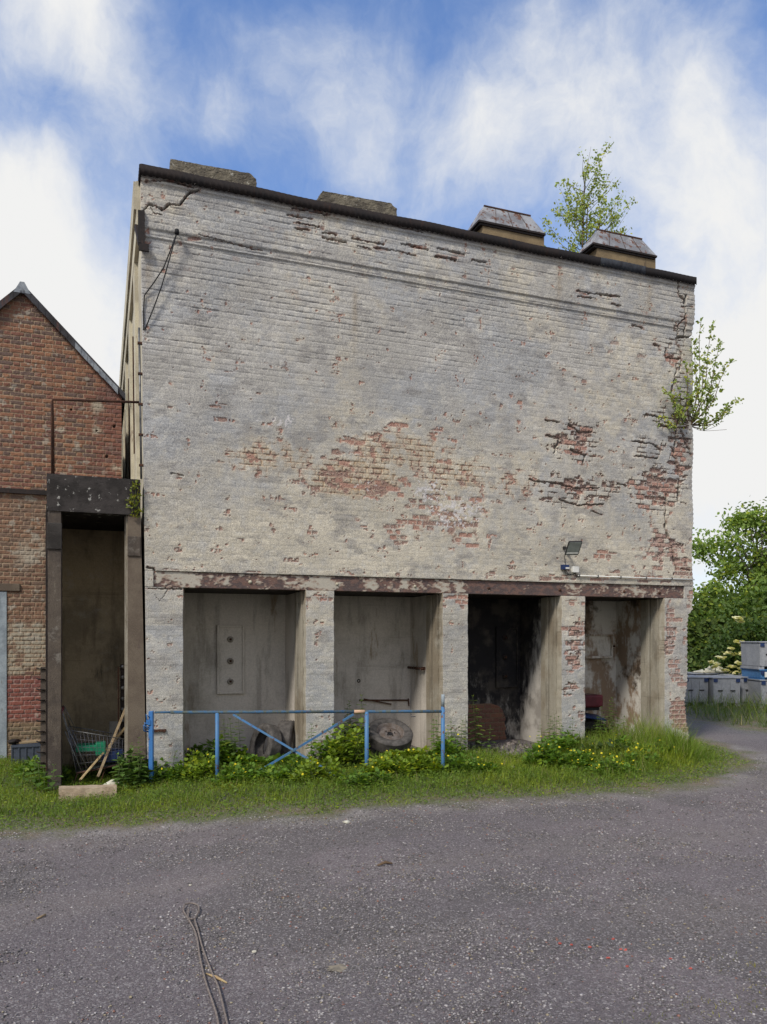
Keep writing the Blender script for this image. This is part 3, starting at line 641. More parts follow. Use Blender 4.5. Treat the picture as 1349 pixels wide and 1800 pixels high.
for k in range(4):
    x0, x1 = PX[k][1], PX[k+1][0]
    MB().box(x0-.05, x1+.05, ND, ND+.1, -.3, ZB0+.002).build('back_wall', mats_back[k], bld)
    c0_ = XL(2.4)+.04 if k == 0 else (PX[k][0]+PX[k][1])/2+.002; c1_ = XR0-.045 if k == 3 else (PX[k+1][0]+PX[k+1][1])/2-.002
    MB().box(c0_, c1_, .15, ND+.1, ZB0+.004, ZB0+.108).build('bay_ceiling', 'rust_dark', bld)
    # grooved jambs: right-hand ones are seen broad, left-hand ones edge on
    for s, xx in ((-1, x1), (1, x0)):
        j = MB()
        j.box(min(xx, xx+s*.03), max(xx, xx+s*.03), .14, .30, -.25, ZB0-.006)
        j.box(min(xx, xx+s*.045), max(xx, xx+s*.045), .33, .40, -.25, ZB0-.006)
        j.box(min(xx, xx+s*.02), max(xx, xx+s*.02), .43, .56, -.25, ZB0-.006)
        j.build('guide_jamb', 'jamb', bld, bevel=.004)
# body of the building behind the sheets, leaning flank
zt = 7.5
body = MB()
body.hexa([(XL(2.5)+.03, .09, 2.45), (XR0-.04, .09, 2.45), (XR0-.04, 14, 2.45), (XL(2.5)+.03, 14, 2.45)],
          [(XL(zt)+.03, .09, zt), (XR0-.04, .09, zt), (XR0-.04, 14, zt), (XL(zt)+.03, 14, zt)])
body.hexa([(XL(0)+.03, ND+.11, -.3), (XR0-.04, ND+.11, -.3), (XR0-.04, 14, -.3), (XL(0)+.03, 14, -.3)],
          [(XL(2.45)+.03, ND+.11, 2.448), (XR0-.04, ND+.11, 2.448), (XR0-.04, 14, 2.448), (XL(2.45)+.03, 14, 2.448)])
body.build('rear_wall', 'flank', bld)
def fl(z, d): return XL(z) - d
fk = MB()
def slab(mb, y0, y1, z0, z1, d0, d1, mi=0):
    mb.hexa([(fl(z0, d1), y0, z0), (fl(z0, -d0), y0, z0), (fl(z0, -d0), y1, z0), (fl(z0, d1), y1, z0)], [(fl(z1, d1), y0, z1), (fl(z1, -d0), y0, z1), (fl(z1, -d0), y1, z1), (fl(z1, d1), y1, z1)], mi)
slab(fk, .10, 14, -.3, zt-.03, .05, 0.0)
for y in (.9, 2.9, 4.9, 6.9, 8.9, 10.9, 12.9): slab(fk, y, y+.45, -.3, 6.8, 0, .045)
slab(fk, .102, 14, 6.8, zt-.04, 0, .05); slab(fk, .104, 14, 7.1, zt-.05, 0, .08); fk.build('side_wall', 'flank', bld)
for y in (1.65, 3.7, 5.7, 7.7, 9.7):
    wmb = MB(); slab(wmb, y, y+.75, 4.6, 6.3, 0, .004); w_ = wmb.build('window', 'glass', bld)
    w2 = MB(); slab(w2, y-.05, y, 4.55, 6.35, 0, .02); slab(w2, y+.75, y+.8, 4.55, 6.35, 0, .02); w2.build('frame', 'rust', w_)
# corrugated edging along the roof
def corr(name, p0, p1, nrm, z0, z1, mat, parent, amp=.0022, wl_=.075, over=.03):
    p0 = Vector(p0); p1 = Vector(p1); L = (p1-p0).length; n = int(L/wl_*8); V = []; nr = Vector(nrm)
    for i in range(n+1):
        s = i/n; q = p0.lerp(p1, s); w = math.sin(s*L/wl_*2*math.pi)*amp
        jz = .010*math.sin(s*L*1.9)+.006*math.sin(s*L*5.3)
        zs_ = w*3.2
        for z, o_ in ((z1, -.30), (z1+.004, 0), (z1-.01, over), (z0+zs_, over), (z0+.002+zs_, over-.006), (z1-.02, over-.006)):
            V.append((q.x+nr.x*(o_+w*(o_ > .01)), q.y+nr.y*(o_+w*(o_ > .01)), z+jz*.6))
    Fq = [(i*6+k, (i+1)*6+k, (i+1)*6+k+1, i*6+k+1) for i in range(n) for k in range(5)]
    return fastmesh(name, V, Fq, mat, parent, None, False)
xm = W(1050, 450).x; xs2 = W(1128, 460).x
corr('roof_edging', (XLt-.012, -.065, 0), (xm, -.065, 0), (0, -1, 0), 7.435, 7.58, 'coping', bld)
corr('roof_edging', (xm+.003, -.068, 0), (xs2, -.068, 0), (0, -1, 0), 7.437, 7.577, 'coping_blue', bld)
corr('roof_edging', (xs2+.003, -.065, 0), (XR0+.012, -.065, 0), (0, -1, 0), 7.435, 7.57, 'coping', bld)
corr('roof_edging', (XLt+.012, -.09, 0), (XLt+.012, 14, 0), (-1, 0, 0), 7.40, 7.575, 'coping', bld)
MB().box(XLt+.02, XR0, .05, 14, 7.502, 7.55).build('roof', 'coping', bld)
# concrete chimney stumps
def stump(px0, px1, pyt0, Y, lab, ch0, ch1, up=.03):
    a = W(px0, pyt0, Y); x1 = W(px1, 350, Y).x; zt_ = a.z
    mb = MB(); c0 = .04 if ch0 else 0.; c1 = .07 if ch1 else 0
    pts = [(a.x, 7.4), (x1, 7.4), (x1, zt_+up-c1*1.0), (x1-c1*1.2, zt_+up), (a.x+c0*1.6, zt_), (a.x, zt_-c0*2.2)] if ch0 else [(a.x, 7.4), (x1, 7.4), (x1, zt_+up-c1*1.0), (x1-c1*1.2, zt_+up), (a.x, zt_)]
    mb.poly(pts, Y, Y+.6); o = mb.build('chimney', 'block', bld)
    tri = o.modifiers.new('tri', 'TRIANGULATE')
    o['label'] = lab
    sm_ = o.modifiers.new('sub', 'SUBSURF'); sm_.subdivision_type = 'SIMPLE'; sm_.levels = 5; sm_.render_levels = 5
    tx = bpy.data.textures.new('rough', 'CLOUDS'); tx.noise_scale = .05; tx.noise_depth = 3
    dm = o.modifiers.new('disp', 'DISPLACE'); dm.texture = tx; dm.strength = .022; dm.mid_level = .5; dm.texture_coords = 'GLOBAL'
stump(300, 451, 279, .25, 'lichened concrete chimney stump nearest the left corner', False, True)
stump(560, 698, 334, .25, 'lichened concrete chimney stump with both corners cut', True, True)
def vent(px0, px1, ex0, ex1, eyt, rx0, rx1, ryt, Y, lab):
    b0, b1 = W(px0, 400, Y).x, W(px1, 400, Y).x; e0, e1 = W(ex0, eyt, Y-.04), W(ex1, eyt, Y-.04).x
    dp = .42; ze = e0.z
    o = MB().box(b0, b1, Y, Y+dp, 7.45, ze-.03).build('vent', 'vent_body', bld); o['label'] = lab
    e = MB(); e.box(e0.x, e1, Y-.04, Y+dp+.04, ze-.03, ze-.002); e.box(e0.x+.03, e1-.03, Y-.02, Y+dp+.02, ze-.06, ze-.031)
    e.build('eaves', 'rust_dark', o)
    r0, r1 = W(rx0, ryt, Y+.15), W(rx1, ryt, Y+.15).x; zr = r0.z
    c = MB(); c.hexa([(e0.x+.005, Y-.035, ze), (e1-.005, Y-.035, ze), (e1-.005, Y+dp+.035, ze), (e0.x+.005, Y+dp+.035, ze)],
                     [(r0.x, Y+.15, zr), (r1, Y+.15, zr), (r1, Y+dp-.15, zr), (r0.x, Y+dp-.15, zr)])
    c.build('cap', 'vent_cap', o, bevel=.008)
    s_ = MB()
    for t in (.25, .5, .75):
        s_.bar((lerp(e0.x, e1, t), Y-.038, ze+.006), (lerp(r0.x, r1, t), Y+.148, zr+.003), .006, .004)
    s_.bar((r0.x, Y+.15, zr+.004), (r1, Y+.15, zr+.004), .025, .02); s_.build('seam', 'rust', o)
vent(849, 957, 842, 960, 385, 851, 933, 362, .12, 'capped ochre roof vent left of the birch sapling')
vent(1050, 1153, 1043, 1156, 425, 1052, 1129, 404, .12, 'capped ochre roof vent right of the birch sapling')

# bay fittings
def panel(pxa, pya, pxb, pyb, mat, depth=.05):
    a = W(pxa, pya, ND); b2 = W(pxb, pyb, ND)
    f = MB(); x0, x1, z1, z0 = a.x, b2.x, a.z, b2.z; t = .03
    for bx in ((x0, x0+t, z0, z1), (x1-t, x1, z0, z1)): f.box(bx[0], bx[1], ND-depth, ND+.01, bx[2], bx[3])
    for bx in ((x0+t, x1-t, z0, z0+t*1.4), (x0+t, x1-t, z1-t, z1)): f.box(bx[0], bx[1], ND-depth+.002, ND+.01, bx[2], bx[3])
    o = f.build('wall_panel', mat, bld, bevel=.006)
    MB().box(x0+t, x1-t, ND-depth*.45, ND+.01, z0+t*1.4, z1-t).build('panel_face', mat, o); return o
p1 = panel(381, 1099, 429, 1219, 'plaster')
def socket(px, py, par, mat='plaster_light'):
    p = W(px, py, ND-.025)
    MB().lathe([(.045, 0), (.045, -.02), (.03, -.035), (.022, -.035), (.018, .01), (0, .012)], p, (0, 1, 0), 14).build('socket', mat, par)
    MB().lathe([(.016, 0), (.016, -.045), (.010, -.055), (0, -.055)], p, (0, 1, 0), 8).build('bolt', 'rust', par)
for py in (1124, 1162, 1198): socket(405, py, p1)
p3 = panel(871, 1103, 909, 1208, 'soot_back')
for py in (1121, 1155, 1189): socket(888, py, p3, 'rust_dark')
p4 = panel(1020, 1115, 1073, 1157, 'stained', .09)
socket(1078, 1136, p4, 'stained')
# patch of bare brick low on the back wall of the third bay
def patch_fn(X, Z):
    c_, i_, dx, dz = bricks(X, Z, 'flemish', 9); rb = hsh(c_, i_, 3); j = sstep(.011, .004, np.minimum(dx, dz))
    c = mixc(np.broadcast_to(cl((.20, .075, .035)), X.shape+(3,)), cl((.13, .045, .03)), rb); c = mixc(c, cl((.16, .10, .055)), j)
    return -.01*j + .006*vn(X, Z, .03, 2), c
pa, pb = W(823, 1300, ND-.01), W(888, 1300, ND-.01)
def pz(x):
    return 0
zz0, zz1 = -.2, W(850, 1237, ND).z
pt = relief('brick_patch', lambda z: pa.x-.15, lambda z: W(float(np.interp(UV(0, z, ND)[1] if False else HY-(z-CAM[2])*FPX/12.3, [1235, 1245, 1260, 1310, 1340], [850, 876, 887, 889, 880])), 1250, ND).x + .012*math.sin(z*40), zz0, zz1, patch_fn, ND-.012, .01, ['brick'], bld, .01)
# pipe bracket and rusty rail in the second bay
a, c = W(718, 1173, ND), W(748, 1173, .62)
br = MB(); br.tube([(PX[2][0]-.05, 1.2, a.z), (PX[2][0]-.05, .62, a.z)], .012, 8)
for i in range(5): br.lathe([(.02, -.012), (.026, 0), (.02, .012)], (PX[2][0]-.05, 1.18-.1*i, a.z), (0, 1, 0), 8)
br.bar((PX[2][0]-.06, .66, a.z), (PX[2][0]+.02, .66, a.z), .03, .05); br.build('pipe_bracket', 'rust', bld)
sl = MB(); a = W(632, 1231, ND-.015); c = W(718, 1231, ND-.015)
sl.bar(a, c, .02, .022); sl.bar(W(640, 1229, ND-.03), W(688, 1238, ND-.03), .02, .02); sl.bar(W(718, 1228, ND-.02), W(719, 1241, ND-.02), .015, .015)
tag(sl.build('steel_rail', 'rust'), 'thin rusty steel rail fixed low on the back wall of the second bay', 'rail')
hl = MB().lathe([(.03, 0), (.024, -.012), (0, .02)], W(631, 1197, ND-.002), (0, 1, 0), 8).build('hole', 'rust_dark', bld)
# rusty hinge plate on the first pier
hp = MB(); a = W(271, 1285, -.012); c = W(292, 1286, -.012); hp.box(a.x-.02, c.x, -.02, .0, a.z-.016, a.z+.016)
for px in (278, 284, 290): hp.lathe([(.008, 0), (.008, -.012), (0, -.014)], W(px, 1285.5, -.02), (0, 1, 0), 8)
hp.build('hinge_plate', 'rust', bld)

# ---------------------------------------------------------------- brick building on the left
GY = 2.9
bb = thing('brick_building', (-3, GY, -.2), 'old red brick building with a slate edged gable left of the white building', 'building')
apex = W(40, 512, GY); ev = W(218, 702, GY)
slope = (apex.z-ev.z)/(ev.x-apex.x)
def gable_fn(X, Z):
    u, v = UV(X, Z, GY)
    c_, i_, dx, dz = bricks(X*1.14, Z*1.14, 'flemish', 5); rb = hsh(c_, i_, 3); rb2 = hsh(c_, i_, 9); rb3 = hsh(c_, i_, 15)
    n1 = fbm(X, Z, .12, 4, 141); n2_ = fbm(X, Z, .6, 4, 142)
    j = sstep(.0115, .0045, np.minimum(dx, dz))
    c = mixc(np.broadcast_to(cl((.21, .082, .042)), X.shape+(3,)), cl((.30, .132, .062)), rb)
    c = mixc(c, cl((.095, .062, .052)), (rb2 > .63)*.82)
    c = mixc(c, cl((.17, .055, .035)), (rb3 > .7)*.7)
    rd = sstep(140, 205, u)*sstep(1000, 700, v)
    c = mixc(c, cl((.20, .06, .045)), rd*.5)
    low = sstep(860, 880, v)*sstep(1190, 1150, v)
    c = mixc(c, cl((.21, .125, .07)), low*.55)
    mort = mixc(np.broadcast_to(cl((.42, .32, .20)), c.shape), cl((.26, .17, .11)), n2_)
    mort = mixc(mort, cl((.14, .06, .05)), rd*.8)
    pz_ = sstep(1090, 1100, v)*sstep(1190, 1182, v)
    c = mixc(c, cl((.42, .38, .28)), np.clip(pz_*sstep(.42, .55, n1+.05), 0, 1)*.85); c = mixc(c, cl((.20, .12, .08)), pz_*sstep(.6, .4, n1)*.5*(1-j))
    rz_ = sstep(1186, 1192, v)*sstep(1275, 1262, v)
    c = mixc(c, cl((.25, .045, .035)), rz_*.75*(.6+.4*rb)); mort = mixc(mort, cl((.36, .24, .2)), rz_)
    bz_ = sstep(1262, 1275, v); c = mixc(c, cl((.20, .16, .08)), bz_*.7)
    j2 = np.maximum(j, pz_*sstep(.02, .008, dz))
    c = mixc(c, mort, j2*.9)
    c = mixc(c, cl((.40, .37, .30)), sstep(.66, .74, n1)*.6*(1-rd))
    for (hx, hy, hr) in [(172, 713, 12), (170, 757, 8), (205, 822, 9), (108, 755, 6), (60, 975, 30)]:
        c = mixc(c, cl((.42, .36, .27)), ell(u, v, hx, hy, hr, hr*.8)*sstep(.4, .55, n1)*.9)
    h = -.008*j + (n1-.5)*.008 + (rb-.5)*.005 + .006*(vn(X, Z, .03, 6)-.5)
    for (hx, hy, hr) in [(201, 749, 3.2), (188, 802, 3.2), (170, 757, 2), (125, 720, 2)]:
        k = ell(u, v, hx, hy, hr, hr) > .6; h = np.where(k, -.05, h); c = mixc(c, cl((.06, .04, .03)), k*.8)
    # arch of bricks on edge
    ar = (np.abs(v-1076-((u-60)**2)*.004) < 11) & (u > 38)
    sol = ar & ((np.mod(u, 6) < 1.3)); c = mixc(c, cl((.36, .25, .16)), sol*.8); 
    return h, np.clip(c, .01, .9)
gxr = W(214, 720, GY).x
zE = W(213, 697, GY).z
GL = apex.x*2-ev.x - .0
doorx = W(12, 1200, GY).x; doorz = W(12, 1040, GY).z
relief('wall', doorx, gxr, -.4, doorz, gable_fn, GY, .3, ['brick'], bb, .008)
relief('wall', GL-.6, gxr, doorz+.002, zE, gable_fn, GY, .3, ['brick'], bb, .008)
def gx_l(z): return apex.x - (apex.z-z)/slope*1.0
def gx_r(z): return min(gxr, apex.x + (apex.z-z)/slope)
relief('wall', lambda z: gx_l(z), gx_r, zE+.002, apex.z-.03, gable_fn, GY, .3, ['brick'], bb, .0075)
relief('wall', GL-.6, doorx-.95, -.4, doorz, gable_fn, GY, .3, ['brick'], bb, .02)
body = MB(); body.box(GL-.55, gxr-.05, GY+.25, GY+9, -.4, zE-.05)
body.build('rear_wall', 'flank', bb)
# roof and verge boards
eL = Vector((apex.x-(ev.x-apex.x)-.55*1, 0, 0)); 
def roofside(sg):
    L = ev.x-apex.x + (.02 if sg > 0 else .6)
    x1 = apex.x + sg*L; z1 = apex.z - L*slope
    mb = MB(); th_ = .07
    a = [(apex.x, GY-.07, apex.z+.0), (x1, GY-.07, z1), (x1, GY+9, z1), (apex.x, GY+9, apex.z)]
    mb.hexa([a[0], a[1], a[2], a[3]] if sg > 0 else [a[1], a[0], a[3], a[2]], [(p[0], p[1], p[2]+th_*1.4) for p in (a if sg > 0 else [a[1], a[0], a[3], a[2]])])
    return mb.build('roof', 'verge', bb)
rf = roofside(1); roofside(-1)
# slate ends showing along the verge, dark above and pale flashing lower down
L = ev.x-apex.x; 
for i, (t0, t1, mt) in enumerate([(0, .5, 'verge'), (.5, .93, 'verge_pale')]):
    mb = MB(); n = 14
    for k in range(n):
        s0 = lerp(t0, t1, k/n); s1 = lerp(t0, t1, (k+1)/n)
        A_ = Vector((apex.x+L*s0, GY-.085-.004*(k % 2), apex.z+.02-L*s0*slope)); B_ = Vector((apex.x+L*s1+.01, GY-.085-.004*(k % 2), apex.z+.02-L*s1*slope-.01))
        w = .055+.012*random.random(); mb.hexa([A_+Vector((0, 0, -w)), B_+Vector((0, 0, -w)), B_+Vector((0, .02, -w)), A_+Vector((0, .02, -w))], [A_+Vector((0, 0, w*.6)), B_+Vector((0, 0, w*.6)), B_+Vector((0, .02, w*.6)), A_+Vector((0, .02, w*.6))])
    mb.build('verge', mt, rf)
mb = MB(); n = 16
for k in range(n):
    s0 = k/n; s1 = (k+1)/n; LL = L+.5
    A_ = Vector((apex.x-LL*s0, GY-.085-.004*(k % 2), apex.z+.02-LL*s0*slope)); B_ = Vector((apex.x-LL*s1, GY-.085-.004*(k % 2), apex.z+.02-LL*s1*slope)); w = .055
    mb.hexa([B_+Vector((0, 0, -w)), A_+Vector((0, 0, -w)), A_+Vector((0, .02, -w)), B_+Vector((0, .02, -w))], [B_+Vector((0, 0, w*.6)), A_+Vector((0, 0, w*.6)), A_+Vector((0, .02, w*.6)), B_+Vector((0, .02, w*.6))])
mb.build('verge', 'verge', rf)
mb = MB(); p = Vector((apex.x, GY-.09, apex.z+.05)); mb.hexa([p+Vector((-.12, 0, -.11)), p+Vector((.12, 0, -.11)), p+Vector((.12, .03, -.11)), p+Vector((-.12, .03, -.11))], [p+Vector((-.03, 0, .06)), p+Vector((.03, 0, .06)), p+Vector((.03, .03, .06)), p+Vector((-.03, .03, .06))])
mb.build('ridge_flashing', 'verge_pale', rf)
a = W(-250, 842, GY); c = W(83, 867, GY)
MB().box(GL-.55, c.x+.1, GY-.05, GY+.01, c.z-.035, c.z+.035).build('steel_band', 'rust_dark', bb)
a = W(35, 1036, GY); MB().box(doorx-1.1, a.x, GY-.025, GY+.01, doorz+.01, W(20, 1026, GY).z).build('lintel', 'post_concrete2', bb, bevel=.005)
dr = MB().box(doorx-.95, doorx-.09, GY+.08, GY+.12, -.35, doorz-.09).build('door', 'door', bb)
f = MB().box(doorx-.09, doorx-.002, GY-.012, GY+.15, -.35, doorz-.002); f.box(doorx-.95, doorx-.09, GY-.01, GY+.15, doorz-.09, doorz-.004); f.build('frame', 'door', dr)
MB().lathe([(.02, 0), (.02, -.05), (0, -.055)], (doorx-.18, GY+.08, .85), (0, 1, 0), 10).build('handle', 'galv', dr)

# ---------------------------------------------------------------- concrete frame
CFY = -.02
cf = thing('concrete_frame', (-.55, 0, -.2), 'tall narrow dark concrete portal between brick building and white wall', 'portal')
cx0 = W(82, 850, CFY).x; cx1 = W(107, 1100, CFY).x; cx2 = W(225, 1100, CFY).x; cx3 = min(W(249, 900, CFY).x, XL(3.3)-.004)
lz1 = W(82, 832, CFY).z; lz0 = W(82, 897, CFY).z
cap0 = W(82, 965, CFY).z
MB().box(cx0, cx3-.015, CFY, .35, lz0, lz1).build('lintel', 'lintel_concrete', cf, sub=4, disp=.012)
o = MB().box(cx0+.012, cx1, CFY+.014, .34, -.35, lz0-.002).build('post', 'post_concrete', cf, sub=5, disp=.012); o['label'] = 'darker left concrete post'
MB().box(cx0, cx1+.012, CFY-.004, CFY+.03, cap0, cap0+.32).build('bracket', 'dark_concrete', o, bevel=.008)
o = MB().hexa([(cx2, CFY+.014, -.35), (XL(0)-.003, CFY+.014, -.35), (XL(0)-.003, .34, -.35), (cx2, .34, -.35)],
          [(cx2, CFY+.014, lz0-.002), (cx3-.01, CFY+.014, lz0-.002), (cx3-.01, .34, lz0-.002), (cx2, .34, lz0-.002)]).build('post', 'post_concrete2', cf); o['label'] = 'paler right concrete post'
MB().box(cx2-.004, cx3-.012, CFY-.004, CFY+.03, cap0-.05, cap0+.20).build('bracket', 'post_concrete', o, bevel=.008)
g_ = MB().box(cx2-.02, cx2+.0, .04, .09, -.3, lz0-.004); g_.box(cx2-.035, cx2, .13, .17, -.3, lz0-.004); g_.build('guide_jamb', 'jamb', cf)
BD = 1.75
MB().box(cx0-.03, cx3-.01, BD, BD+.1, -.35, lz0+.05).build('back_wall', 'niche_back', cf)
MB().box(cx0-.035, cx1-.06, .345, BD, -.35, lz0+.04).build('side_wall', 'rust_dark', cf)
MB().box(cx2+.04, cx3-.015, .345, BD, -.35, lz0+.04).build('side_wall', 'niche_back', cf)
MB().box(cx0-.03, cx3-.02, .352, GY-.05, lz0+.02, lz0+.14).build('roof_slab', 'dark_concrete', cf)
# rusty pipe frame on top
pf = MB(); p1_ = W(100, 832, .12); p2_ = W(92, 702, .12); p3_ = W(246, 707, .05)
pf.tube([(p1_.x-.05, .12, lz1-.02), (p1_.x-.055, .12, p2_.z-.03), (p1_.x-.045, .115, p2_.z), (p3_.x, .05, p3_.z)], .016, 8)
pf.tube([(p1_.x-.045, .30, lz1-.15), (p1_.x-.05, .30, p2_.z-.3), (p1_.x-.052, .12, p2_.z-.02)], .014, 8)
tag(pf.build('pipe_rail', 'rust'), 'rusty bent pipe rail rising from the dark concrete portal', 'pipe')
# rack-like steel bars: one beside the left post, one inside the portal
def rack(name, px, py0, py1, Y, n, side, lab, mat='post_concrete'):
    a = W(px, py0, Y); c = W(px, py1, Y)
    mb = MB().box(a.x-.03, a.x+.03, Y, Y+.03, c.z, a.z); o = thing(name, (a.x, Y, c.z), lab, 'steel bar')
    mb.build('bar', mat, o); s_ = MB()
    for i in range(n):
        z = lerp(a.z-.03, c.z+.06, i/(n-1))
        s_ = MB()
        if side: s_.tube([(a.x+.02, Y-.01, z), (a.x-.05, Y-.02, z+.005), (a.x-.075, Y-.02, z+.02)], .009, 6).build('tooth', 'rust_dark', o)
        else: s_.lathe([(0, -.04), (.018, -.04), (.026, -.02), (.026, 0)], (a.x, Y, z), (0, 1, 0), 10).build('stud', 'galv', o)
rack('toothed_bar', 76, 1172, 1350, .1, 10, True, 'upright bar with curved rusty teeth beside the left concrete post')
rack('studded_bar', 216, 1168, 1330, .65, 9, False, 'dark upright steel bar with round studs inside the concrete portal', 'rust_dark')
mb = MB(); a = W(208.5, 1172, .6); mb.box(a.x-.008, a.x+.008, .6, .62, -.1, a.z); tag(mb.build('iron_rod', 'rust'), 'thin rusty flat rod standing left of the studded bar', 'rod')

# ---------------------------------------------------------------- shopping trolley in the portal
tr = thing('shopping_trolley', (-.55, .35, -.1), 'tipped wire shopping trolley wedged inside the concrete portal', 'shopping trolley')
T0, T1 = W(119, 1283, .15), W(229, 1301, .15); B0, B1 = W(134, 1358, .15), W(226, 1341, .15)
Tw = .42
def tp(s, t, y):   # s along, t up
    lo = B0.lerp(B1, s); hi = T0.lerp(T1, s); p = lo.lerp(hi, t); return Vector((p.x, y, p.z))
mb = MB()
for y in (.15, .15+Tw):
    for k in range(17): mb.tube([tp(k/16, 0, y), tp(k/16, 1, y)], .0022, 4)
    for t in (.2, .4, .5, .6, .8): mb.tube([tp(0, t, y), tp(1, t, y)], .0024, 4)
for s in (0, 1):
    for k in range(9): mb.tube([tp(s, 0, .15+Tw*k/8), tp(s, 1, .15+Tw*k/8)], .0022, 4)
    for t in (.25, .5, .75): mb.tube([tp(s, t, .15), tp(s, t, .15+Tw)], .0024, 4)
for k in range(9): mb.tube([tp(0, 0, .15+Tw*k/8), tp(1, 0, .15+Tw*k/8)], .0022, 4)
mb.build('basket', 'wire', tr)
mb = MB()
for y in (.148, .152+Tw):
    mb.tube([tp(0, 1, y), tp(1, 1, y)], .006, 6); mb.tube([tp(0, 0, y), tp(0, 1, y)], .005, 6); mb.tube([tp(.22, 0, y), tp(.02, 1, y)], .007, 6); mb.tube([tp(.1, 0, y), tp(-.05, .95, y)], .007, 6)
mb.tube([tp(0, 1, .15), tp(0, 1, .15+Tw)], .006, 6)
mb.build('rim', 'galv', tr)
for P, r in (([tp(0, -.02, .15), tp(1, -.02, .15)], .012), ([tp(0, -.02, .15+Tw), tp(1, -.02, .15+Tw)], .012), ([tp(.02, -.03, .15), tp(-.12, -.30, .15)], .007), ([tp(.14, -.03, .15), tp(-.10, -.42, .13), tp(-.14, -.36, .13)], .007), ([tp(.55, -.03, .15), tp(.42, -.45, .15)], .007)):
    MB().tube(P, r, 6).build('frame_tube', 'rust', tr)
hA = tp(-.03, 1.45, .15); MB().bar(tp(0, 1, .15), hA, .012, .02).build('handle_arm', 'galv', tr); MB().tube([tp(.12, .98, .15+Tw*.5), hA+Vector((.02, .2, .03))], .005, 6).build('handle_arm', 'galv', tr); MB().tube([tp(.02, 1, .15+Tw), hA+Vector((0, Tw, 0))], .006, 6).build('handle_arm', 'galv', tr)
MB().tube([hA, hA+Vector((0, Tw, 0))], .02, 10).tube([hA+Vector((0, 0, 0)), hA+Vector((-.01, 0, -.07))], .016, 8).build('handle', 'red', tr)
def castor(p, nm='wheel'):
    MB().lathe([(.0, -.014), (.035, -.014), (.045, -.008), (.045, .008), (.035, .014), (0, .014)], p, (0, 1, 0), 16).build('wheel', 'black', tr)
castor(tp(.42, -.5, .15)); castor(tp(.9, -.35, .3))
mb = MB(); a = tp(.04, .35, .2); c = tp(.62, .72, .2)
mb.box(a.x, c.x-.1, .22, .48, a.z+.05, c.z-.01); o = mb.build('crate', 'green', None, bevel=.012); tag(o, 'green plastic crate lying in the shopping trolley', 'crate')
mb = MB(); mb.box(c.x-.14, c.x-.02, .20, .40, c.z-.14, c.z+.02); tag(mb.build('bucket_piece', 'green', None, bevel=.01), 'small bright green container at the middle of the trolley', 'container')
a = tp(.48, .12, .2); c = tp(.9, .5, .2); mb = MB().box(a.x, c.x, .22, .45, a.z, c.z); mb.box(a.x+.02, c.x-.05, .2, .22, a.z+.03, c.z-.03)
tag(mb.build('plastic_box', 'blue_dark', None, bevel=.01), 'dark blue plastic box at the bottom of the trolley', 'box')
def plank(pa_, Ya, pb_, Yb, w, h, mat, lab, nm='timber_batten'):
    tag(MB().bar(W(*pa_, Ya), W(*pb_, Yb), w, h, (0, 1, 0)).build(nm, mat, None, bevel=.003), lab, 'timber', 'battens leaning through the trolley')
plank((223, 1240), .5, (172, 1366), .05, .03, .035, 'wood', 'long grey batten standing steepest through the trolley')
plank((224, 1274), .45, (141, 1371), .02, .022, .05, 'wood_pale', 'pale split batten leaning lowest across the trolley')
plank((222, 1279), .62, (190, 1315), .5, .02, .07, 'wood', 'brown board end sticking out right behind the battens')
a = W(192, 1268, 1.6); tag(MB().box(a.x, a.x+.17, 1.55, 1.58, -.15, a.z).build('board', 'plaster', None, bevel=.004), 'small grey board leaning at the back of the concrete portal', 'board')
# kerb stone and white rubble
a = G(103, 1408, -.15); c = G(205, 1404, -.15); kx = a.x; 
kb = MB().hexa([(a.x, a.y, -.22), (c.x, c.y, -.22), (c.x, c.y+.17, -.22), (a.x, a.y+.17, -.22)], [(a.x, a.y, -.015), (c.x, c.y, -.015), (c.x, c.y+.17, -.015), (a.x, a.y+.17, -.015)])
tag(kb.build('kerb_stone', 'kerb', None, sub=4, disp=.02), 'sandy concrete kerb block lying in grass before the portal', 'kerb block')
def rock(name, loc, s, mat, seed, lab=None, cat=None):
    import bmesh
    bm = bmesh.new(); bmesh.ops.create_icosphere(bm, subdivisions=3, radius=1); r = random.Random(seed)
    ds = [Vector((r.uniform(-1, 1), r.uniform(-1, 1), r.uniform(-1, 1))).normalized() for _ in range(9)]
    for v in bm.verts:
        k = 1.0
        for d in ds:
            q = v.co.normalized().dot(d)
            if q > .62: k = min(k, .62/q+.02)
        v.co = v.co.normalized()*k; v.co.x *= s[0]; v.co.y *= s[1]; v.co.z *= s[2]; v.co += Vector(loc)
    me = bpy.data.meshes.new(name); bm.to_mesh(me); bm.free(); o = link(name, me, mat)
    return tag(o, lab, cat)
rp = G(196, 1388, -.12); rock('rubble_lump', (rp.x+.02, rp.y+.1, -.09), (.15, .12, .09), 'white_dirty', 3, 'off white lump of rubble behind the sandy kerb block', 'rubble')
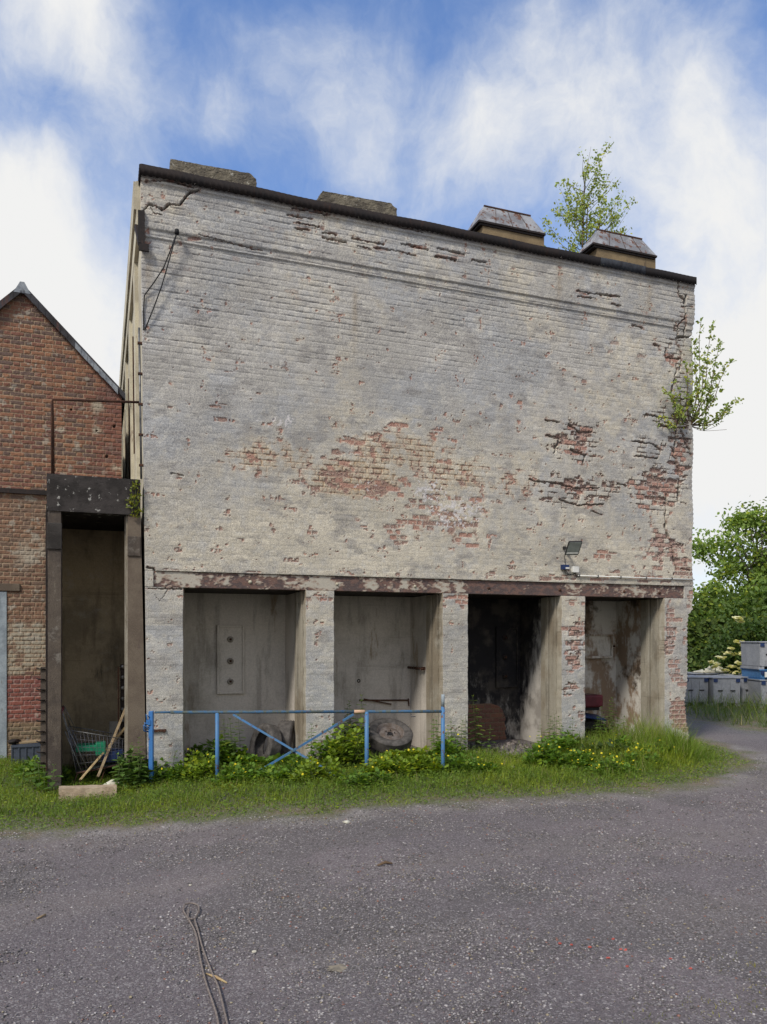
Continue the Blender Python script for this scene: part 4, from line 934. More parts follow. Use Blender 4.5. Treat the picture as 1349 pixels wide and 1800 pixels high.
# crate at the brick wall
a = W(21, 1345, GY-.5); c = W(70, 1345, GY-.5); zt_ = W(21, 1310, GY-.5).z
o = thing('plastic_crate', (a.x+.2, GY-.4, a.z), 'slate grey ribbed plastic crate at the foot of the brick wall', 'crate')
mb = MB(); x0, x1, y0, y1, z0, z1 = a.x, c.x, GY-.5, GY-.15, a.z, zt_
mb.box(x0, x1, y0, y0+.012, z0, z1); mb.box(x0, x1, y1-.012, y1, z0, z1); mb.box(x0, x0+.012, y0+.012, y1-.012, z0, z1); mb.box(x1-.012, x1, y0+.012, y1-.012, z0, z1); mb.box(x0+.012, x1-.012, y0+.012, y1-.012, z0, z0+.012)
for k in range(5): mb.box(lerp(x0, x1, k/4)-.008, lerp(x0, x1, k/4)+.008, y0-.012, y0-.0005, z0+.01, z1-.04)
mb.build('body', 'crate', o)
mb = MB(); mb.box(x0-.015, x1+.015, y0-.018, y0+.0, z1-.035, z1); mb.build('rim', 'crate', o)
rock('rubble_lump', (a.x+.02, GY-.45, zt_+.04), (.11, .1, .045), 'rust_dark', 8, 'dark flat lump resting on the left of the grey crate', 'rubble')
tag(MB().bar((a.x+.05, GY-.42, zt_+.02), (a.x+.42, GY-.4, zt_+.03), .12, .03).build('board', 'wood', None, bevel=.004), 'short weathered board lying across the grey crate', 'board')

# ---------------------------------------------------------------- blue gate
gt = thing('gate', (1.8, -.8, -.1), 'long low blue tubular gate with crossed braces before the first bays', 'gate')
gA = W(267, 1252, -.26); gB = W(780, 1251, -1.38); zg = (gA.z+gB.z)/2
def gp(px, z):      # point on the gate plane above photo column px
    a_ = (px-PX0)/FPX; dx = FW[0]+a_*RT[0]; dy = FW[1]+a_*RT[1]
    ex, ey = gB.x-gA.x, gB.y-gA.y
    det = dx*(-ey)-dy*(-ex); t = ((gA.x-CAM[0])*(-ey)-(gA.y-CAM[1])*(-ex))/det
    return Vector((CAM[0]+t*dx, CAM[1]+t*dy, z))
zb = -.17
MB().tube([gp(300, zg), gp(623, zg)], .019, 10).build('top_rail', 'gate_top', gt)
MB().tube([gp(641, zg), gp(780, zg)], .019, 10).build('top_rail', 'gate_top', gt)
MB().tube([gp(272, zg), gp(302, zg)], .014, 8).build('top_rail', 'gate_top', gt)
MB().tube([gp(623, zg), gp(642, zg)], .023, 10).build('sleeve', 'tape', gt)
for px, r, z1 in ((382, .024, zg-.01), (645, .026, zg), (779, .024, zg+.06)):
    MB().tube([gp(px, zb-.12), gp(px, z1)], r, 12).build('upright', 'gate', gt)
MB().tube([gp(779, zg+.06), gp(779, zg+.21)], .021, 10).build('spike', 'door', gt)
d = (gp(300, 0)-gp(260, 0)).normalized(); q = gp(266, 0)
MB().bar((q.x, q.y, zb-.1), (q.x, q.y, zg+.015), .065, .05, d).build('upright', 'gate2', gt, bevel=.004)
MB().bar(gp(410, zg-.03), gp(603, zb+.12), .026, .014, (0, 1, 0)).build('brace', 'gate', gt)
MB().bar(gp(621, zg-.03)+Vector((0, -.02, 0)), gp(428, zb+.12)+Vector((0, -.02, 0)), .026, .014, (0, 1, 0)).build('brace', 'gate', gt)
MB().tube([gp(290, zb), gp(778, zb)], .017, 8).build('bottom_rail', 'gate', gt)
c = MB()
for (z, dx) in ((zg-.06, -.05), (zg-.16, -.07), (zg-.19, -.085)): c.tube([q+Vector((-.02, -.02, z)), q+Vector((dx-.01, -.05, z+.04)), q+Vector((dx, -.02, z-.03)), q+Vector((-.03, .03, z-.05))], .009, 6)
c.box(q.x-.06, q.x-.01, q.y-.04, q.y+.03, zg-.15, zg-.09)
c.build('latch', 'gate2', gt)
hk = MB(); a = gp(723, zg-.03); hk.tube([a, a+Vector((-.005, -.02, -.035)), a+Vector((.05, -.02, -.03))], .005, 6); hk.build('hook', 'wire', gt)

# ---------------------------------------------------------------- tyres and wheels
def tyre(name, c, axis, R, w, lab, rim=False, mat='tyre', grp=None):
    o = thing(name, tuple(c), lab, 'wheel' if rim else 'tyre', grp)
    r = R*.60; pr = [(r, -w*.36), (r+.01, -w*.44), (R*.80, -w*.52), (R*.93, -w*.49), (R*.985, -w*.40)]
    tread = []
    for k in range(9):
        t = -w*.38 + w*.76*k/8; tread.append((R*(1.0 - (.022 if k % 2 else 0)), t))
    pr = pr+tread+[(r2, -h2) for r2, h2 in pr[::-1]] + [(R*.72, w*.2), (R*.72, -w*.2), (r, -w*.36)]
    MB().lathe(pr, c, axis, 40).build('tread', mat, o)
    if rim:
        ax = Vector(axis).normalized()
        MB().lathe([(r+.004, -w*.42), (r-.006, -w*.40), (r-.02, -w*.15), (r*.78, -w*.08), (r*.70, -w*.24), (r*.42, -w*.26), (r*.36, -w*.20), (r*.2, -w*.20)], c, axis, 32).build('rim', 'rim', o)
        MB().lathe([(r*.22, -w*.22), (r*.2, -w*.18), (0, -w*.17)], c, axis, 16).build('hub', 'black', o)
        u = ax.cross(Vector((0, 0, 1))); u = Vector((1, 0, 0)) if u.length < .01 else u.normalized(); w_ = ax.cross(u); s_ = MB()
        for k in range(8):
            p = Vector(c)+ax*(-w*.235)+(u*math.cos(k*math.pi/4)+w_*math.sin(k*math.pi/4))*r*.58
            s_.lathe([(.019, -.004), (.017, .0), (0, .001)], p, axis, 8)
        for k in range(5):
            p = Vector(c)+ax*(-w*.262)+(u*math.cos(k*1.2566)+w_*math.sin(k*1.2566))*r*.33
            s_.lathe([(0, -.014), (.008, -.014), (.009, 0)], p, axis, 6)
        s_.build('bolt_holes', 'rust_dark', o)
    return o
c = W(467, 1322, .55); tyre('tyre', (c.x, .55, .20), (-.93, -.30, .22), .30, .19, 'tilted bare tyre showing its open side in the first bay', grp='tyres in the first bay')
c = W(508, 1322, .62); tyre('tyre', (c.x, .70, .22), (-.90, .43, 0), .30, .22, 'upright tyre with grooved tread by the jamb of the first bay', grp='tyres in the first bay')
c = W(687, 1292, .38); a_ = Vector((.0, .72, -.68)); 
tyre('road_wheel', (c.x, .42, c.z-.02), (.02, .50, -.86), .335, .20, 'muddy tyre on a rusty rim leaning on top of the second bay pile', True)
tyre('tyre', (c.x-.03, .52, .10), (.02, .15, -1), .32, .2, 'dark tyre lying flat beneath the muddy wheel', mat='black')
mb = MB(); tyre('tyre', (c.x-.45, .55, .14), (.3, .9, -.1), .28, .18, 'dark tyre half hidden in leaves left of the muddy wheel', mat='black')

# ---------------------------------------------------------------- junk in the fourth bay
def W2(px, py, Y): return W(px, py, Y)
a = W(1030, 1221, .7); c = W(1052, 1240, .7)
o = thing('red_seat', (a.x, .7, .6), 'dark red padded seat on top of the scrap pile in the last bay', 'seat')
MB().box(a.x-.35, c.x, .55, .95, c.z-.02, a.z).build('cushion', 'red', o, bevel=.03)
MB().box(a.x-.3, c.x-.05, .6, .9, c.z-.07, c.z-.022).build('base', 'black', o)
junk = [('board', (1028, 1252, .62), (1058, 1262, .62), 'blue_dark', 'dark blue slanting plastic panel in the scrap pile of the last bay', .3),
        ('board', (1028, 1272, .58), (1062, 1278, .58), 'rubber_mud', 'black board lying below the blue panel of the scrap pile', .35),
        ('box', (1026, 1262, .72), (1040, 1290, .72), 'blue_dark', 'blue box standing under the red seat', .3)]
for nm, p_, q_, mt, lab, dd in junk:
    A_, B_ = W(*p_), W(*q_)
    if nm == 'board': mb = MB().bar(A_+Vector((-.3, 0, .0)), B_, .03, dd, (0, 1, .2))
    else: mb = MB().box(A_.x-.2, B_.x, .72, 1.0, B_.z, A_.z)
    tag(mb.build(nm if nm != 'box' else 'plastic_box', mt, None, bevel=.008), lab, nm)
a = W(1034, 1290, .8); rock('scrap_heap', (a.x+.05, .75, .1), (.42, .35, .32), 'rubber_mud', 12, 'black scrap heap filling the left of the last bay', 'scrap')
# burnt rubble floor in the third bay
n = 500; P = np.stack([W(905, 1330, 0).x + rng.normal(0, .3, n), .15+rng.normal(0, .35, n), np.zeros(n)], -1); P[:, 2] = gz(P[:, 0], P[:, 1]) + .03*rng.random(n)
sz = .015+.04*rng.random(n)**2; tone = rng.random(n)
C_ = cl((.05, .045, .045))+tone[:, None]**2*cl((.2, .16, .14)); tag(scatter('burnt_rubble', octv, octf, P, rotm(n, rng.random(n)*3), sz, C_, 'pebble'), 'charred rubble and ash on the floor of the third bay', 'rubble', kind='stuff')
rp = G(903, 1352, 0); rock('stone', (rp.x, rp.y, .03), (.03, .025, .02), 'white_dirty', 33, 'small white stone before the third bay', 'stone')

# ---------------------------------------------------------------- floodlight and cables
fl_ = thing('floodlight', tuple(W(1008, 965, -.1)), 'square black rimmed floodlight on the wall above the rusty beam', 'floodlight')
cc = W(1009, 964, -.19); Rm = Matrix.Rotation(R_(-28), 3, 'X') @ Matrix.Rotation(R_(0), 3, 'Z')
ex = Vector((1, -.35, .02)).normalized(); nrm = Vector((-.30, -.80, -.52)).normalized(); ez = ex.cross(nrm).normalized()*-1; ex = nrm.cross(ez).normalized()*1
if ez.z < 0: ez = -ez
if ex.x < 0: ex = -ex
def fp(a, b_, n_): return cc + ex*a + ez*b_ + nrm*n_
def slabp(w, h, n0, n1): 
    q = [(-w, -h), (w, -h), (w, h), (-w, h)]
    return [fp(a+b_*.18, b_, n0) for a, b_ in q], [fp(a+b_*.18, b_, n1) for a, b_ in q]
mb = MB(); mb.hexa(*slabp(.105, .115, -.03, .0)); mb.build('housing', 'lamp_black', fl_, bevel=.012)
mb = MB(); mb.hexa(*slabp(.090, .100, .001, .006)); mb.build('glass', 'glass_grey', fl_, bevel=.004)
mb = MB(); mb.hexa([fp(-.10, -.085, .0065), fp(.07, -.085, .0065), fp(.08, -.065, .0065), fp(-.095, -.065, .0065)], [fp(-.10, -.085, .008), fp(.07, -.085, .008), fp(.08, -.065, .008), fp(-.095, -.065, .008)]); mb.build('reflector', 'white', fl_)
mb = MB(); mb.bar(W(992, 963, -.01), W(1000, 964, -.12), .03, .03); mb.bar(W(990, 963, -.005), W(995, 963, -.012), .05, .04); mb.build('bracket', 'lamp_black', fl_)
j1 = MB(); a = W(986, 993, 0); c = W(997.5, 1001.5, 0); j1.box(a.x, c.x, -.06, .005, c.z, a.z); j1.box(a.x+.05, c.x-.003, -.064, -.06, c.z+.008, c.z+.03, 1)
tag(j1.build('junction_box', ['blue_dark', 'white'], None), 'small dark junction box below left of the floodlight', 'junction box')
j2 = MB(); a = W(1004.5, 996, 0); c = W(1015.5, 1007, 0); j2.box(a.x, c.x, -.05, .005, c.z, a.z); tag(j2.build('junction_box', 'white', None, bevel=.006), 'small white junction box beside the dark one', 'junction box')
cb = MB(); cb.tube([W(995, 968, -.08), W(993, 978, -.02), W(994, 990, -.03), W(994.5, 995, -.06)], .005, 6); cb.tube([W(993, 1002, -.03), W(995, 1008, -.03), W(1002, 1011, -.03), W(1009, 1009, -.03), W(1012, 1007, -.03)], .006, 6); cb.tube([W(995, 1002, -.03), W(998, 1008, -.03), W(1005, 1010, -.03)], .005, 6); cb.tube([W(1012, 1007, -.03), W(1014, 1013, -.02), W(1019, 1014, -.02)], .006, 6)
tag(cb.build('lamp_cable', 'black', None), 'short black cables looping under the floodlight and boxes', 'cable')
zc = W(1015, 1012, 0).z
cb = MB(); cb.tube([(W(1015, 1012, 0).x, -.02, zc), (W(1110, 1016, 0).x, -.022, zc-.003), (XR0+.03, -.02, zc-.004)], .011, 8)
o = cb.build('conduit', 'white', None); tag(o, 'thin white conduit running right above the rusty beam', 'conduit')
for px in (1017, 1050, 1090, 1135, 1180): p = W(px, 1013, 0); MB().box(p.x-.006, p.x+.006, -.036, .0, zc-.018, zc+.018).build('clip', 'lamp_black', o)
# insulator and slack cables at the top left
o = thing('wall_hook', tuple(W(311, 406, -.1)), 'black iron hook below the left chimney stump holding two slack cables', 'hook')
MB().tube([W(312, 406, .0), W(311, 406, -.12)], .012, 8).lathe([(.0, -.04), (.026, -.04), (.03, -.01), (.026, .02), (0, .02)], W(311, 406, -.10), (0, 0, 1), 12).build('hook', 'black', o)
for i, (e, m_) in enumerate([((254, 519), (288, 470)), ((255, 579), (284, 504))]):
    P = [W(311, 409, -.11), W(*m_, -.06), W(*e, -.02)]; P = [P[0], P[0].lerp(P[1], .5)+Vector((0, 0, -.005)), P[1], P[1].lerp(P[2], .5)+Vector((0, 0, -.01)), P[2]]
    if i == 0: P += [W(252.5, 545, -.01), W(253, 580, -.01)]
    tag(MB().tube(P, .0075, 6).build('slack_cable', 'black', None), ['upper black cable sagging from the hook to the corner', 'lower black cable dropping steeply from the hook to the corner'][i], 'cable', None)
# iron corner bracket and downpipe on the corner
mb = MB(); p = W(250, 372, -.04); mb.box(p.x-.05, p.x+.03, -.075, -.045, W(250, 432, 0).z, p.z); mb.bar((p.x-.06, .1, p.z-.12), (p.x-.02, -.06, p.z-.42), .05, .05)
mb.box(p.x-.04, p.x+.08, -.08, -.05, W(250, 445, 0).z, W(250, 432, 0).z)
tag(mb.build('corner_bracket', 'rust_dark', None), 'rusty iron bracket clamped on the top left corner of the white wall', 'bracket')
zA, zB = W(249, 575, 0).z, lz1
mb = MB(); mb.tube([(XL(zA)-.035, .03, zA), (XL(zB)-.03, .03, zB+.02)], .013, 8)
o = mb.build('downpipe', 'galv', None); tag(o, 'thin grey vertical pipe on the left corner above the portal', 'pipe')
for k in range(5): z = lerp(zA, zB, (k+.5)/5); MB().box(XL(z)-.055, XL(z)+.0, .01, .06, z-.012, z+.012).build('clip', 'rust', o)

# ---------------------------------------------------------------- yard odds and ends
def zz(p): return Vector((p[0], p[1], gzf(p[0], p[1])))
def GP(px, py, up=0):
    p = G(px, py, -.1); p = G(px, py, gzf(p.x, p.y)); return Vector((p.x, p.y, p.z+up))
def cr(P, n=8):
    out = []
    for i in range(len(P)-1):
        p0, p1, p2, p3 = P[max(i-1, 0)], P[i], P[i+1], P[min(i+2, len(P)-1)]
        for k in range(n):
            t = k/n; out.append(.5*((2*p1)+(p2-p0)*t+(2*p0-5*p1+4*p2-p3)*t*t+(-p0+3*p1-3*p2+p3)*t**3))
    return out+[P[-1]]
loop = [(410, 1850), (398, 1798), (385, 1745), (372, 1712), (356, 1670), (348, 1640), (343, 1620), (347, 1612), (350, 1602), (347, 1594), (336, 1592), (325, 1596), (323, 1604), (328, 1614), (333, 1624), (342, 1638), (347, 1655), (352, 1690), (362, 1730), (375, 1770), (383, 1800), (390, 1850)]
P = [GP(x, y, .012 + .004*(i % 3)) for i, (x, y) in enumerate(loop)]
mb = MB().tube(cr(P), .0056, 7); mb.tube(cr([GP(332, 1604, .02), GP(331, 1616, .015), GP(336, 1621, .02), GP(343, 1619, .016)]), .005, 7)
tag(mb.build('rope', 'rope', None), 'grey doubled rope ending in a loop on the gravel', 'rope')
mb = MB().tube([GP(362, 1713, .005), GP(380, 1722, .012), GP(399, 1730, .006)], [.003, .009, .004], 6)
tag(mb.build('stick', 'wood_pale', None), 'flat pale stick lying under the grey rope', 'stick')
mb = MB().tube([GP(664, 1524, .01), GP(678, 1520, .018), GP(690, 1521, .012)], [.006, .012, .006], 6); tag(mb.build('stick', 'twig', None), 'short brown stick lying mid yard on the gravel', 'stick')
mb = MB().tube([GP(65, 1617, .008), GP(80, 1611, .012)], [.006, .008], 6); tag(mb.build('stick', 'wood', None), 'small pale wood splinter at the left of the yard', 'stick')
for k, (px, py, s, mt, lab) in enumerate([(448, 1674, .018, 'white_dirty', 'pale stone just right of the rope'), (610, 1447, .045, 'white_dirty', 'flat pale stone at the edge of the grass'), (395, 1652, .016, 'kerb', 'small buff stone beside the rope'), (335, 1557, .015, 'white_dirty', 'white chip behind the rope loop')]):
    p = GP(px, py); rock('stone', (p.x, p.y, p.z+s*.25), (s, s*.7, s*.4), mt, 50+k, lab, 'stone')
p = GP(594, 1703); mb = MB(); n = 24
vs = [(p.x, p.y, p.z+.016)]+[(p.x+(.055+.012*math.sin(k*3))*math.cos(k/n*2*math.pi), p.y+(.045+.01*math.sin(k*5))*math.sin(k/n*2*math.pi), p.z+.004) for k in range(n)]
mb.add(vs, [(0, 1+k, 1+(k+1) % n) for k in range(n)], 0, True); tag(mb.build('sand_patch', 'sand', None), 'small round patch of pale sand on the gravel', 'sand')
for k, (px, py) in enumerate([(1005, 1662), (1037, 1666), (1078, 1652), (1092, 1670), (1100, 1671), (1070, 1685), (1103, 1700), (1180, 1687), (1215, 1704), (985, 1660)]):
    p = GP(px, py); o = rock('brick_chip', (p.x, p.y, p.z+.003), (.013, .010, .007), 'red_chip' if False else 'gate', 70+k, 'bright red chip lying on the gravel at lower right', 'chip'); o['group'] = 'red chips on the gravel'
    o.data.materials.clear(); 
    if 'redchip' not in M: M['redchip'] = flat('red_brick_chip', (.40, .09, .07), .8)
    o.data.materials.append(M['redchip'])

# ---------------------------------------------------------------- vegetation tools
leafT = [(0, 0, 0), (.28, .33, .05), (.20, .75, .04), (0, 1, -.06), (-.20, .75, .04), (-.28, .33, .05), (0, .5, -.04)]
leafF = [(0, 1, 6), (1, 2, 6), (2, 3, 6), (3, 4, 6), (4, 5, 6), (5, 0, 6)]
broadT = [(0, 0, 0), (.42, .08, .03), (.5, .45, .08), (.3, .62, .05), (.32, .85, .06), (0, 1, -.04), (-.32, .85, .06), (-.3, .62, .05), (-.5, .45, .08), (-.42, .08, .03), (0, .5, -.05)]
broadF = [(k, (k+1) % 10, 10) for k in range(10)]
bladeT = [(-.5, 0, 0), (.5, 0, 0), (.38, .16, .5), (-.38, .16, .5), (.0, .5, 1.0)]
bladeF = [(0, 1, 2), (0, 2, 3), (3, 2, 4)]
def frames(n, D, roll=None):     # matrices whose y axis points along D
    D = D/np.linalg.norm(D, axis=1, keepdims=True); a = rng.normal(size=(n, 3)) if roll is None else roll
    X_ = np.cross(D, a); X_ /= np.linalg.norm(X_, axis=1, keepdims=True)+1e-9; Z_ = np.cross(X_, D)
    fl2 = Z_[:, 2] < 0; X_[fl2] *= -1; Z_[fl2] *= -1
    return np.stack([X_, D, Z_], -1)
def leafcol(n, base, var=.3, yel=.15):
    b_ = cl(base)[None]*(1-var+2*var*rng.random(n))[:, None]; y = (rng.random(n) < yel)[:, None]
    return np.where(y, b_*cl((1.55, 1.25, .7))[None], b_)
_fl = []
def mound(name, c, rx, ry, h, nl, ls, base, label, cat='weed', group=None, flowers=0, fcol=(.75, .62, .03), T=(broadT, broadF), yel=.2, ncl=9):
    """leafy weed mound: leaf rosettes at uneven heights with gaps between"""
    cx, cy = c; z0 = gzf(cx, cy)
    o = thing(name, (cx, cy, z0), label, cat, group)
    nc = ncl; A = rng.random(nc)*2*np.pi; rr_ = np.sqrt(rng.random(nc)); CX = cx+rx*rr_*np.cos(A)*.8; CY = cy+ry*rr_*np.sin(A)*.8; CH = h*(.45+.6*rng.random(nc))*(1-.35*rr_)
    k = rng.integers(0, nc, nl); sp_ = .42*min(rx, ry)+.03
    d = rng.normal(size=(nl, 3)); d[:, 2] = np.abs(d[:, 2])*.9; d /= np.linalg.norm(d, axis=1, keepdims=True); rad = .45+.6*rng.random(nl)
    P = np.stack([CX[k]+d[:, 0]*sp_*rad, CY[k]+d[:, 1]*sp_*rad, z0+CH[k]*(.15+.85*d[:, 2]*rad)+.01], -1)
    D = d.copy(); D[:, 2] = D[:, 2]*.3-.12+.35*rng.random(nl)
    roll = np.tile([0, 0, 1.], (nl, 1))+rng.normal(0, .35, (nl, 3))
    Cl_ = leafcol(nl, base, .35, yel)
    Fm = frames(nl, D, roll)
    scatter('leaves', T[0], T[1], P, Fm, ls*(.6+.8*rng.random(nl)), Cl_, 'leaf', o)
    st_ = MB()
    for i in range(nc):
        for q_ in range(3): st_.tube([(CX[i]*.4+cx*.6, CY[i]*.4+cy*.6, z0-.02), (CX[i]+rng.normal(0, .03), CY[i]+rng.normal(0, .03), z0+CH[i]*.9)], [.005, .002], 4, cap=False)
    st_.build('stems', 'stem', o)
    if flowers:
        kk = rng.integers(0, nc, flowers); Pf = np.stack([CX[kk]+rng.normal(0, sp_*.8, flowers), CY[kk]+rng.normal(0, sp_*.8, flowers), z0+CH[kk]*(.85+.35*rng.random(flowers))], -1)
        ft = [(0, 0, 0)]+[(math.cos(a)*1, math.sin(a)*1, .25) for a in np.arange(6)*math.pi/3]; ff = [(0, 1+i, 1+(i+1) % 6) for i in range(6)]
        
        for i in range(flowers):
            if _fl:
                f_ = _fl[0].copy(); COL.objects.link(f_); f_.parent = o
            else:
                f_ = scatter('flower', ft, ff, np.zeros((1, 3)), np.eye(3)[None], np.array([.0125]), np.array([fcol]), 'leaf', o); _fl.append(f_)
            f_.location = Vector(Pf[i])-Vector(o.location); f_.rotation_euler = (rng.normal(0, .5)+.4, rng.normal(0, .4), rng.random()*6); f_.scale = [.8+.5*rng.random()]*3
    return o
M['stem'] = flat('green_stem', (.10, .13, .04), .7)
def nettle_mesh(h, seed, base):
    r = np.random.default_rng(seed); mb = MB(); P = []; D = []; S = []
    b1 = r.normal(0, .07*h, 2); pts = [(0, 0, 0), (b1[0]*.4, b1[1]*.4, h*.5), (b1[0], b1[1], h)]
    mb.tube(pts, [.005, .004, .002], 5); nk = int(h/.055)
    for k in range(2, nk+1):
        t = k/nk; x = b1[0]*t; y = b1[1]*t; a = k*1.57+r.random()*.4
        for s in (0, math.pi):
            dd = np.array([math.cos(a+s), math.sin(a+s), .15-.5*(1-t)+.9*(t > .93)]); P.append([x, y, h*t]); D.append(dd); S.append((.04+.075*math.sin(min(1, t*1.15)*math.pi*.9))*(1 if t < .93 else .55))
    return mb, np.array(P), np.array(D), np.array(S)
protoN = []
for i, (h, base) in enumerate([(.65, (.12, .19, .05)), (.5, (.12, .20, .045)), (.38, (.10, .18, .04)), (.8, (.12, .18, .055))]):
    protoN.append((h, base, i))
_np = {}
def nettle(px, Y, i, s, label, group):
    p = W(px, 1300, Y); z0 = gzf(p.x, Y)
    if i not in _np:
        h, base, sd_ = protoN[i]; mb, P, D, S = nettle_mesh(h, 200+sd_, base)
        o = thing('nettle', (0, 0, 0), label, 'nettle', group)
        mb.build('stem', 'stem', o)
        scatter('leaves', leafT, leafF, P, frames(len(P), D, np.tile([0, 0, 1.], (len(P), 1))), S*np.array(1.15), leafcol(len(P), base, .25, .1), 'leaf', o)
        _np[i] = o
    else:
        s0 = _np[i]; o = s0.copy(); COL.objects.link(o)
        for ch in s0.children:
            c2 = ch.copy(); COL.objects.link(c2); c2.parent = o
    o['label'] = label; o['group'] = group; o.location = (p.x, Y, z0-.01); o.rotation_euler = (random.uniform(-.08, .08), random.uniform(-.08, .08), random.uniform(0, 6.28)); o.scale = (s, s, s)
    return o
NT = {'portal': ('nettle in the dark green clump right of the portal', 'nettles right of the portal'), 'b1': ('slender nettle rising behind the gate in the first bay', 'nettles in the first bay'), 'b2': ('pale nettle stalk standing left of the wheel in the second bay', 'nettles left of the wheel'),
      'p2': ('nettle stalk growing in front of the second inner pier', 'nettles at the second inner pier'), 'b3': ('nettle stalk in the left of the burnt third bay', 'nettles in the burnt bay'), 'p3': ('nettle growing at the foot of the flaking third pier', 'nettles at the flaking pier'), 'b4': ('dark nettle before the scrap in the last bay', 'nettles in the last bay'), 'l': ('nettle left of the concrete portal', 'nettles left of the portal')}
NL = [('portal', [(212, -.15, 2, 1.1), (222, -.2, 1, 1.0), (230, -.1, 1, 1.05), (238, -.22, 2, 1.2), (246, -.12, 0, .9), (252, -.25, 1, .95), (218, -.4, 2, .9), (240, -.45, 2, 1), (205, -.3, 2, .8), (246, -.4, 1, .8)]),
      ('b1', [(398, .35, 3, .8), (408, .3, 0, 1.0), (424, .4, 3, .85), (416, .2, 1, 1), (388, .25, 1, 1), (362, .2, 2, 1), (300, -.2, 2, 1), (548, -.15, 0, .85), (578, -.15, 1, 1), (372, .1, 1, .8)]),
      ('b2', [(606, .3, 3, .95), (618, .35, 3, 1.0), (632, .3, 3, 1.1), (626, .1, 0, 1), (610, .05, 0, .9), (636, .05, 0, .8)]),
      ('p2', [(764, -.25, 0, .85), (770, -.1, 0, .9), (795, -.1, 0, .85), (808, -.15, 0, .8), (818, -.1, 3, .72), (802, -.2, 1, .8), (790, -.2, 1, .9)]),
      ('b3', [(838, .1, 3, 1.05), (845, .15, 3, .85), (860, .0, 1, .8)]),
      ('p3', [(965, -.1, 0, .8), (975, -.15, 0, .85), (990, -.2, 0, .8), (1000, -.15, 1, .8), (1008, -.2, 0, .75), (985, -.3, 1, .8), (955, -.2, 1, .8)]),
      ('b4', [(1058, .3, 0, .9), (1068, .35, 3, .85), (1082, .35, 3, .9), (1078, .2, 0, .8), (1048, .1, 0, .7), (1092, .2, 1, .9), (1060, .05, 1, .9)]),
      ('l', [(40, .2, 2, .9), (70, .0, 2, 1.1), (92, -.25, 2, 1), (78, -.2, 2, .9), (60, .4, 2, 1)])]
for key, lst in NL:
    for (px, Y, i, s) in lst: nettle(px, Y, i, s, *NT[key])
def gm(px, py): p = GP(px, py); return (p.x, p.y)
lime = (.17, .25, .03); mid = (.11, .20, .03); dk = (.06, .10, .028)
MD = [((288, 1378), .30, .2, .30, 500, .045, mid, 'leafy weeds at the foot of the left gate post', 4), ((345, 1372), .34, .25, .34, 750, .045, lime, 'yellow green weed mound left of the first gate upright', 10),
      ((425, 1375), .36, .28, .32, 750, .045, mid, 'weed mound behind the lower left crossing of the braces', 10), ((500, 1372), .34, .25, .28, 600, .042, mid, 'weed mound in front of the leaning tyres', 6), ((560, 1375), .30, .25, .28, 550, .042, lime, 'weed mound between the tyres and the tall gate upright', 6),
      ((612, 1350), .26, .25, .62, 700, .055, lime, 'tall lime green leafy clump just left of the tall gate upright', 2), ((690, 1368), .34, .28, .42, 950, .052, lime, 'broad lime green mound under the muddy wheel', 16), ((752, 1362), .30, .25, .38, 800, .05, lime, 'lime green mound left of the right gate post', 10),
      ((805, 1360), .28, .22, .30, 500, .042, mid, 'weed tuft right of the right gate post', 6), ((845, 1362), .24, .2, .2, 320, .04, mid, 'low weeds at the mouth of the burnt bay', 6), ((965, 1352), .28, .25, .34, 600, .05, mid, 'weed mound at the foot of the flaking pier', 10), ((1010, 1352), .30, .25, .30, 550, .05, mid, 'yellow flowered mound right of the flaking pier', 26),
      ((1062, 1335), .30, .28, .42, 700, .06, dk, 'dark leafy clump before the scrap in the last bay', 4), ((1075, 1362), .36, .2, .18, 420, .035, mid, 'low yellow flowered weeds in front of the last bay', 28), ((1130, 1350), .36, .25, .2, 420, .035, mid, 'low weeds before the right jamb of the last bay', 14),
      ((235, 1385), .30, .25, .42, 700, .06, (.065, .115, .03), 'dense dark green clump between kerb block and gate post', 2), ((95, 1385), .22, .2, .24, 350, .06, mid, 'leafy clump at the foot of the left concrete post', 0), ((60, 1365), .30, .25, .22, 400, .05, mid, 'weeds in front of the slate grey crate', 0), ((640, 1385), .3, .15, .2, 300, .04, mid, 'low weeds at the foot of the tall gate upright', 3)]
MD += [((315, 1352), .3, .22, .40, 600, .055, mid, 'weed clump against the inner side of the first pier', 3), ((385, 1350), .34, .25, .38, 700, .055, mid, 'weed clump behind the first gate upright', 4), ((455, 1348), .34, .22, .36, 650, .055, mid, 'weed clump in front of the tilted tyre', 4), ((530, 1345), .30, .2, .34, 550, .055, mid, 'weed clump at the foot of the second pier', 3), ((585, 1348), .26, .2, .36, 500, .055, mid, 'weed clump right of the second pier', 3),
       ((720, 1340), .34, .2, .36, 600, .055, lime, 'lime green weeds directly below the muddy wheel', 8), ((790, 1340), .28, .2, .36, 500, .05, mid, 'weed clump at the foot of the third pier', 5), ((985, 1330), .28, .2, .42, 550, .055, mid, 'taller weed clump against the flaking pier', 8), ((1035, 1322), .24, .2, .34, 420, .055, dk, 'dark weeds below the red seat', 5), ((1105, 1330), .34, .25, .3, 500, .05, mid, 'weed clump in the mouth of the last bay', 10), ((1165, 1335), .34, .25, .26, 450, .045, mid, 'weed clump before the right end pier', 8), ((255, 1360), .22, .18, .5, 500, .06, (.075, .13, .032), 'dark green clump hard by the left gate post', 2), ((205, 1365), .2, .15, .3, 300, .055, mid, 'weeds behind the kerb block', 2)]
LOW = {(690, 1368): .82, (720, 1340): .62, (752, 1362): .85, (455, 1348): .5, (500, 1372): .85, (530, 1345): .5, (425, 1375): .9, (1035, 1322): .7, (1062, 1335): .8, (845, 1362): .8}
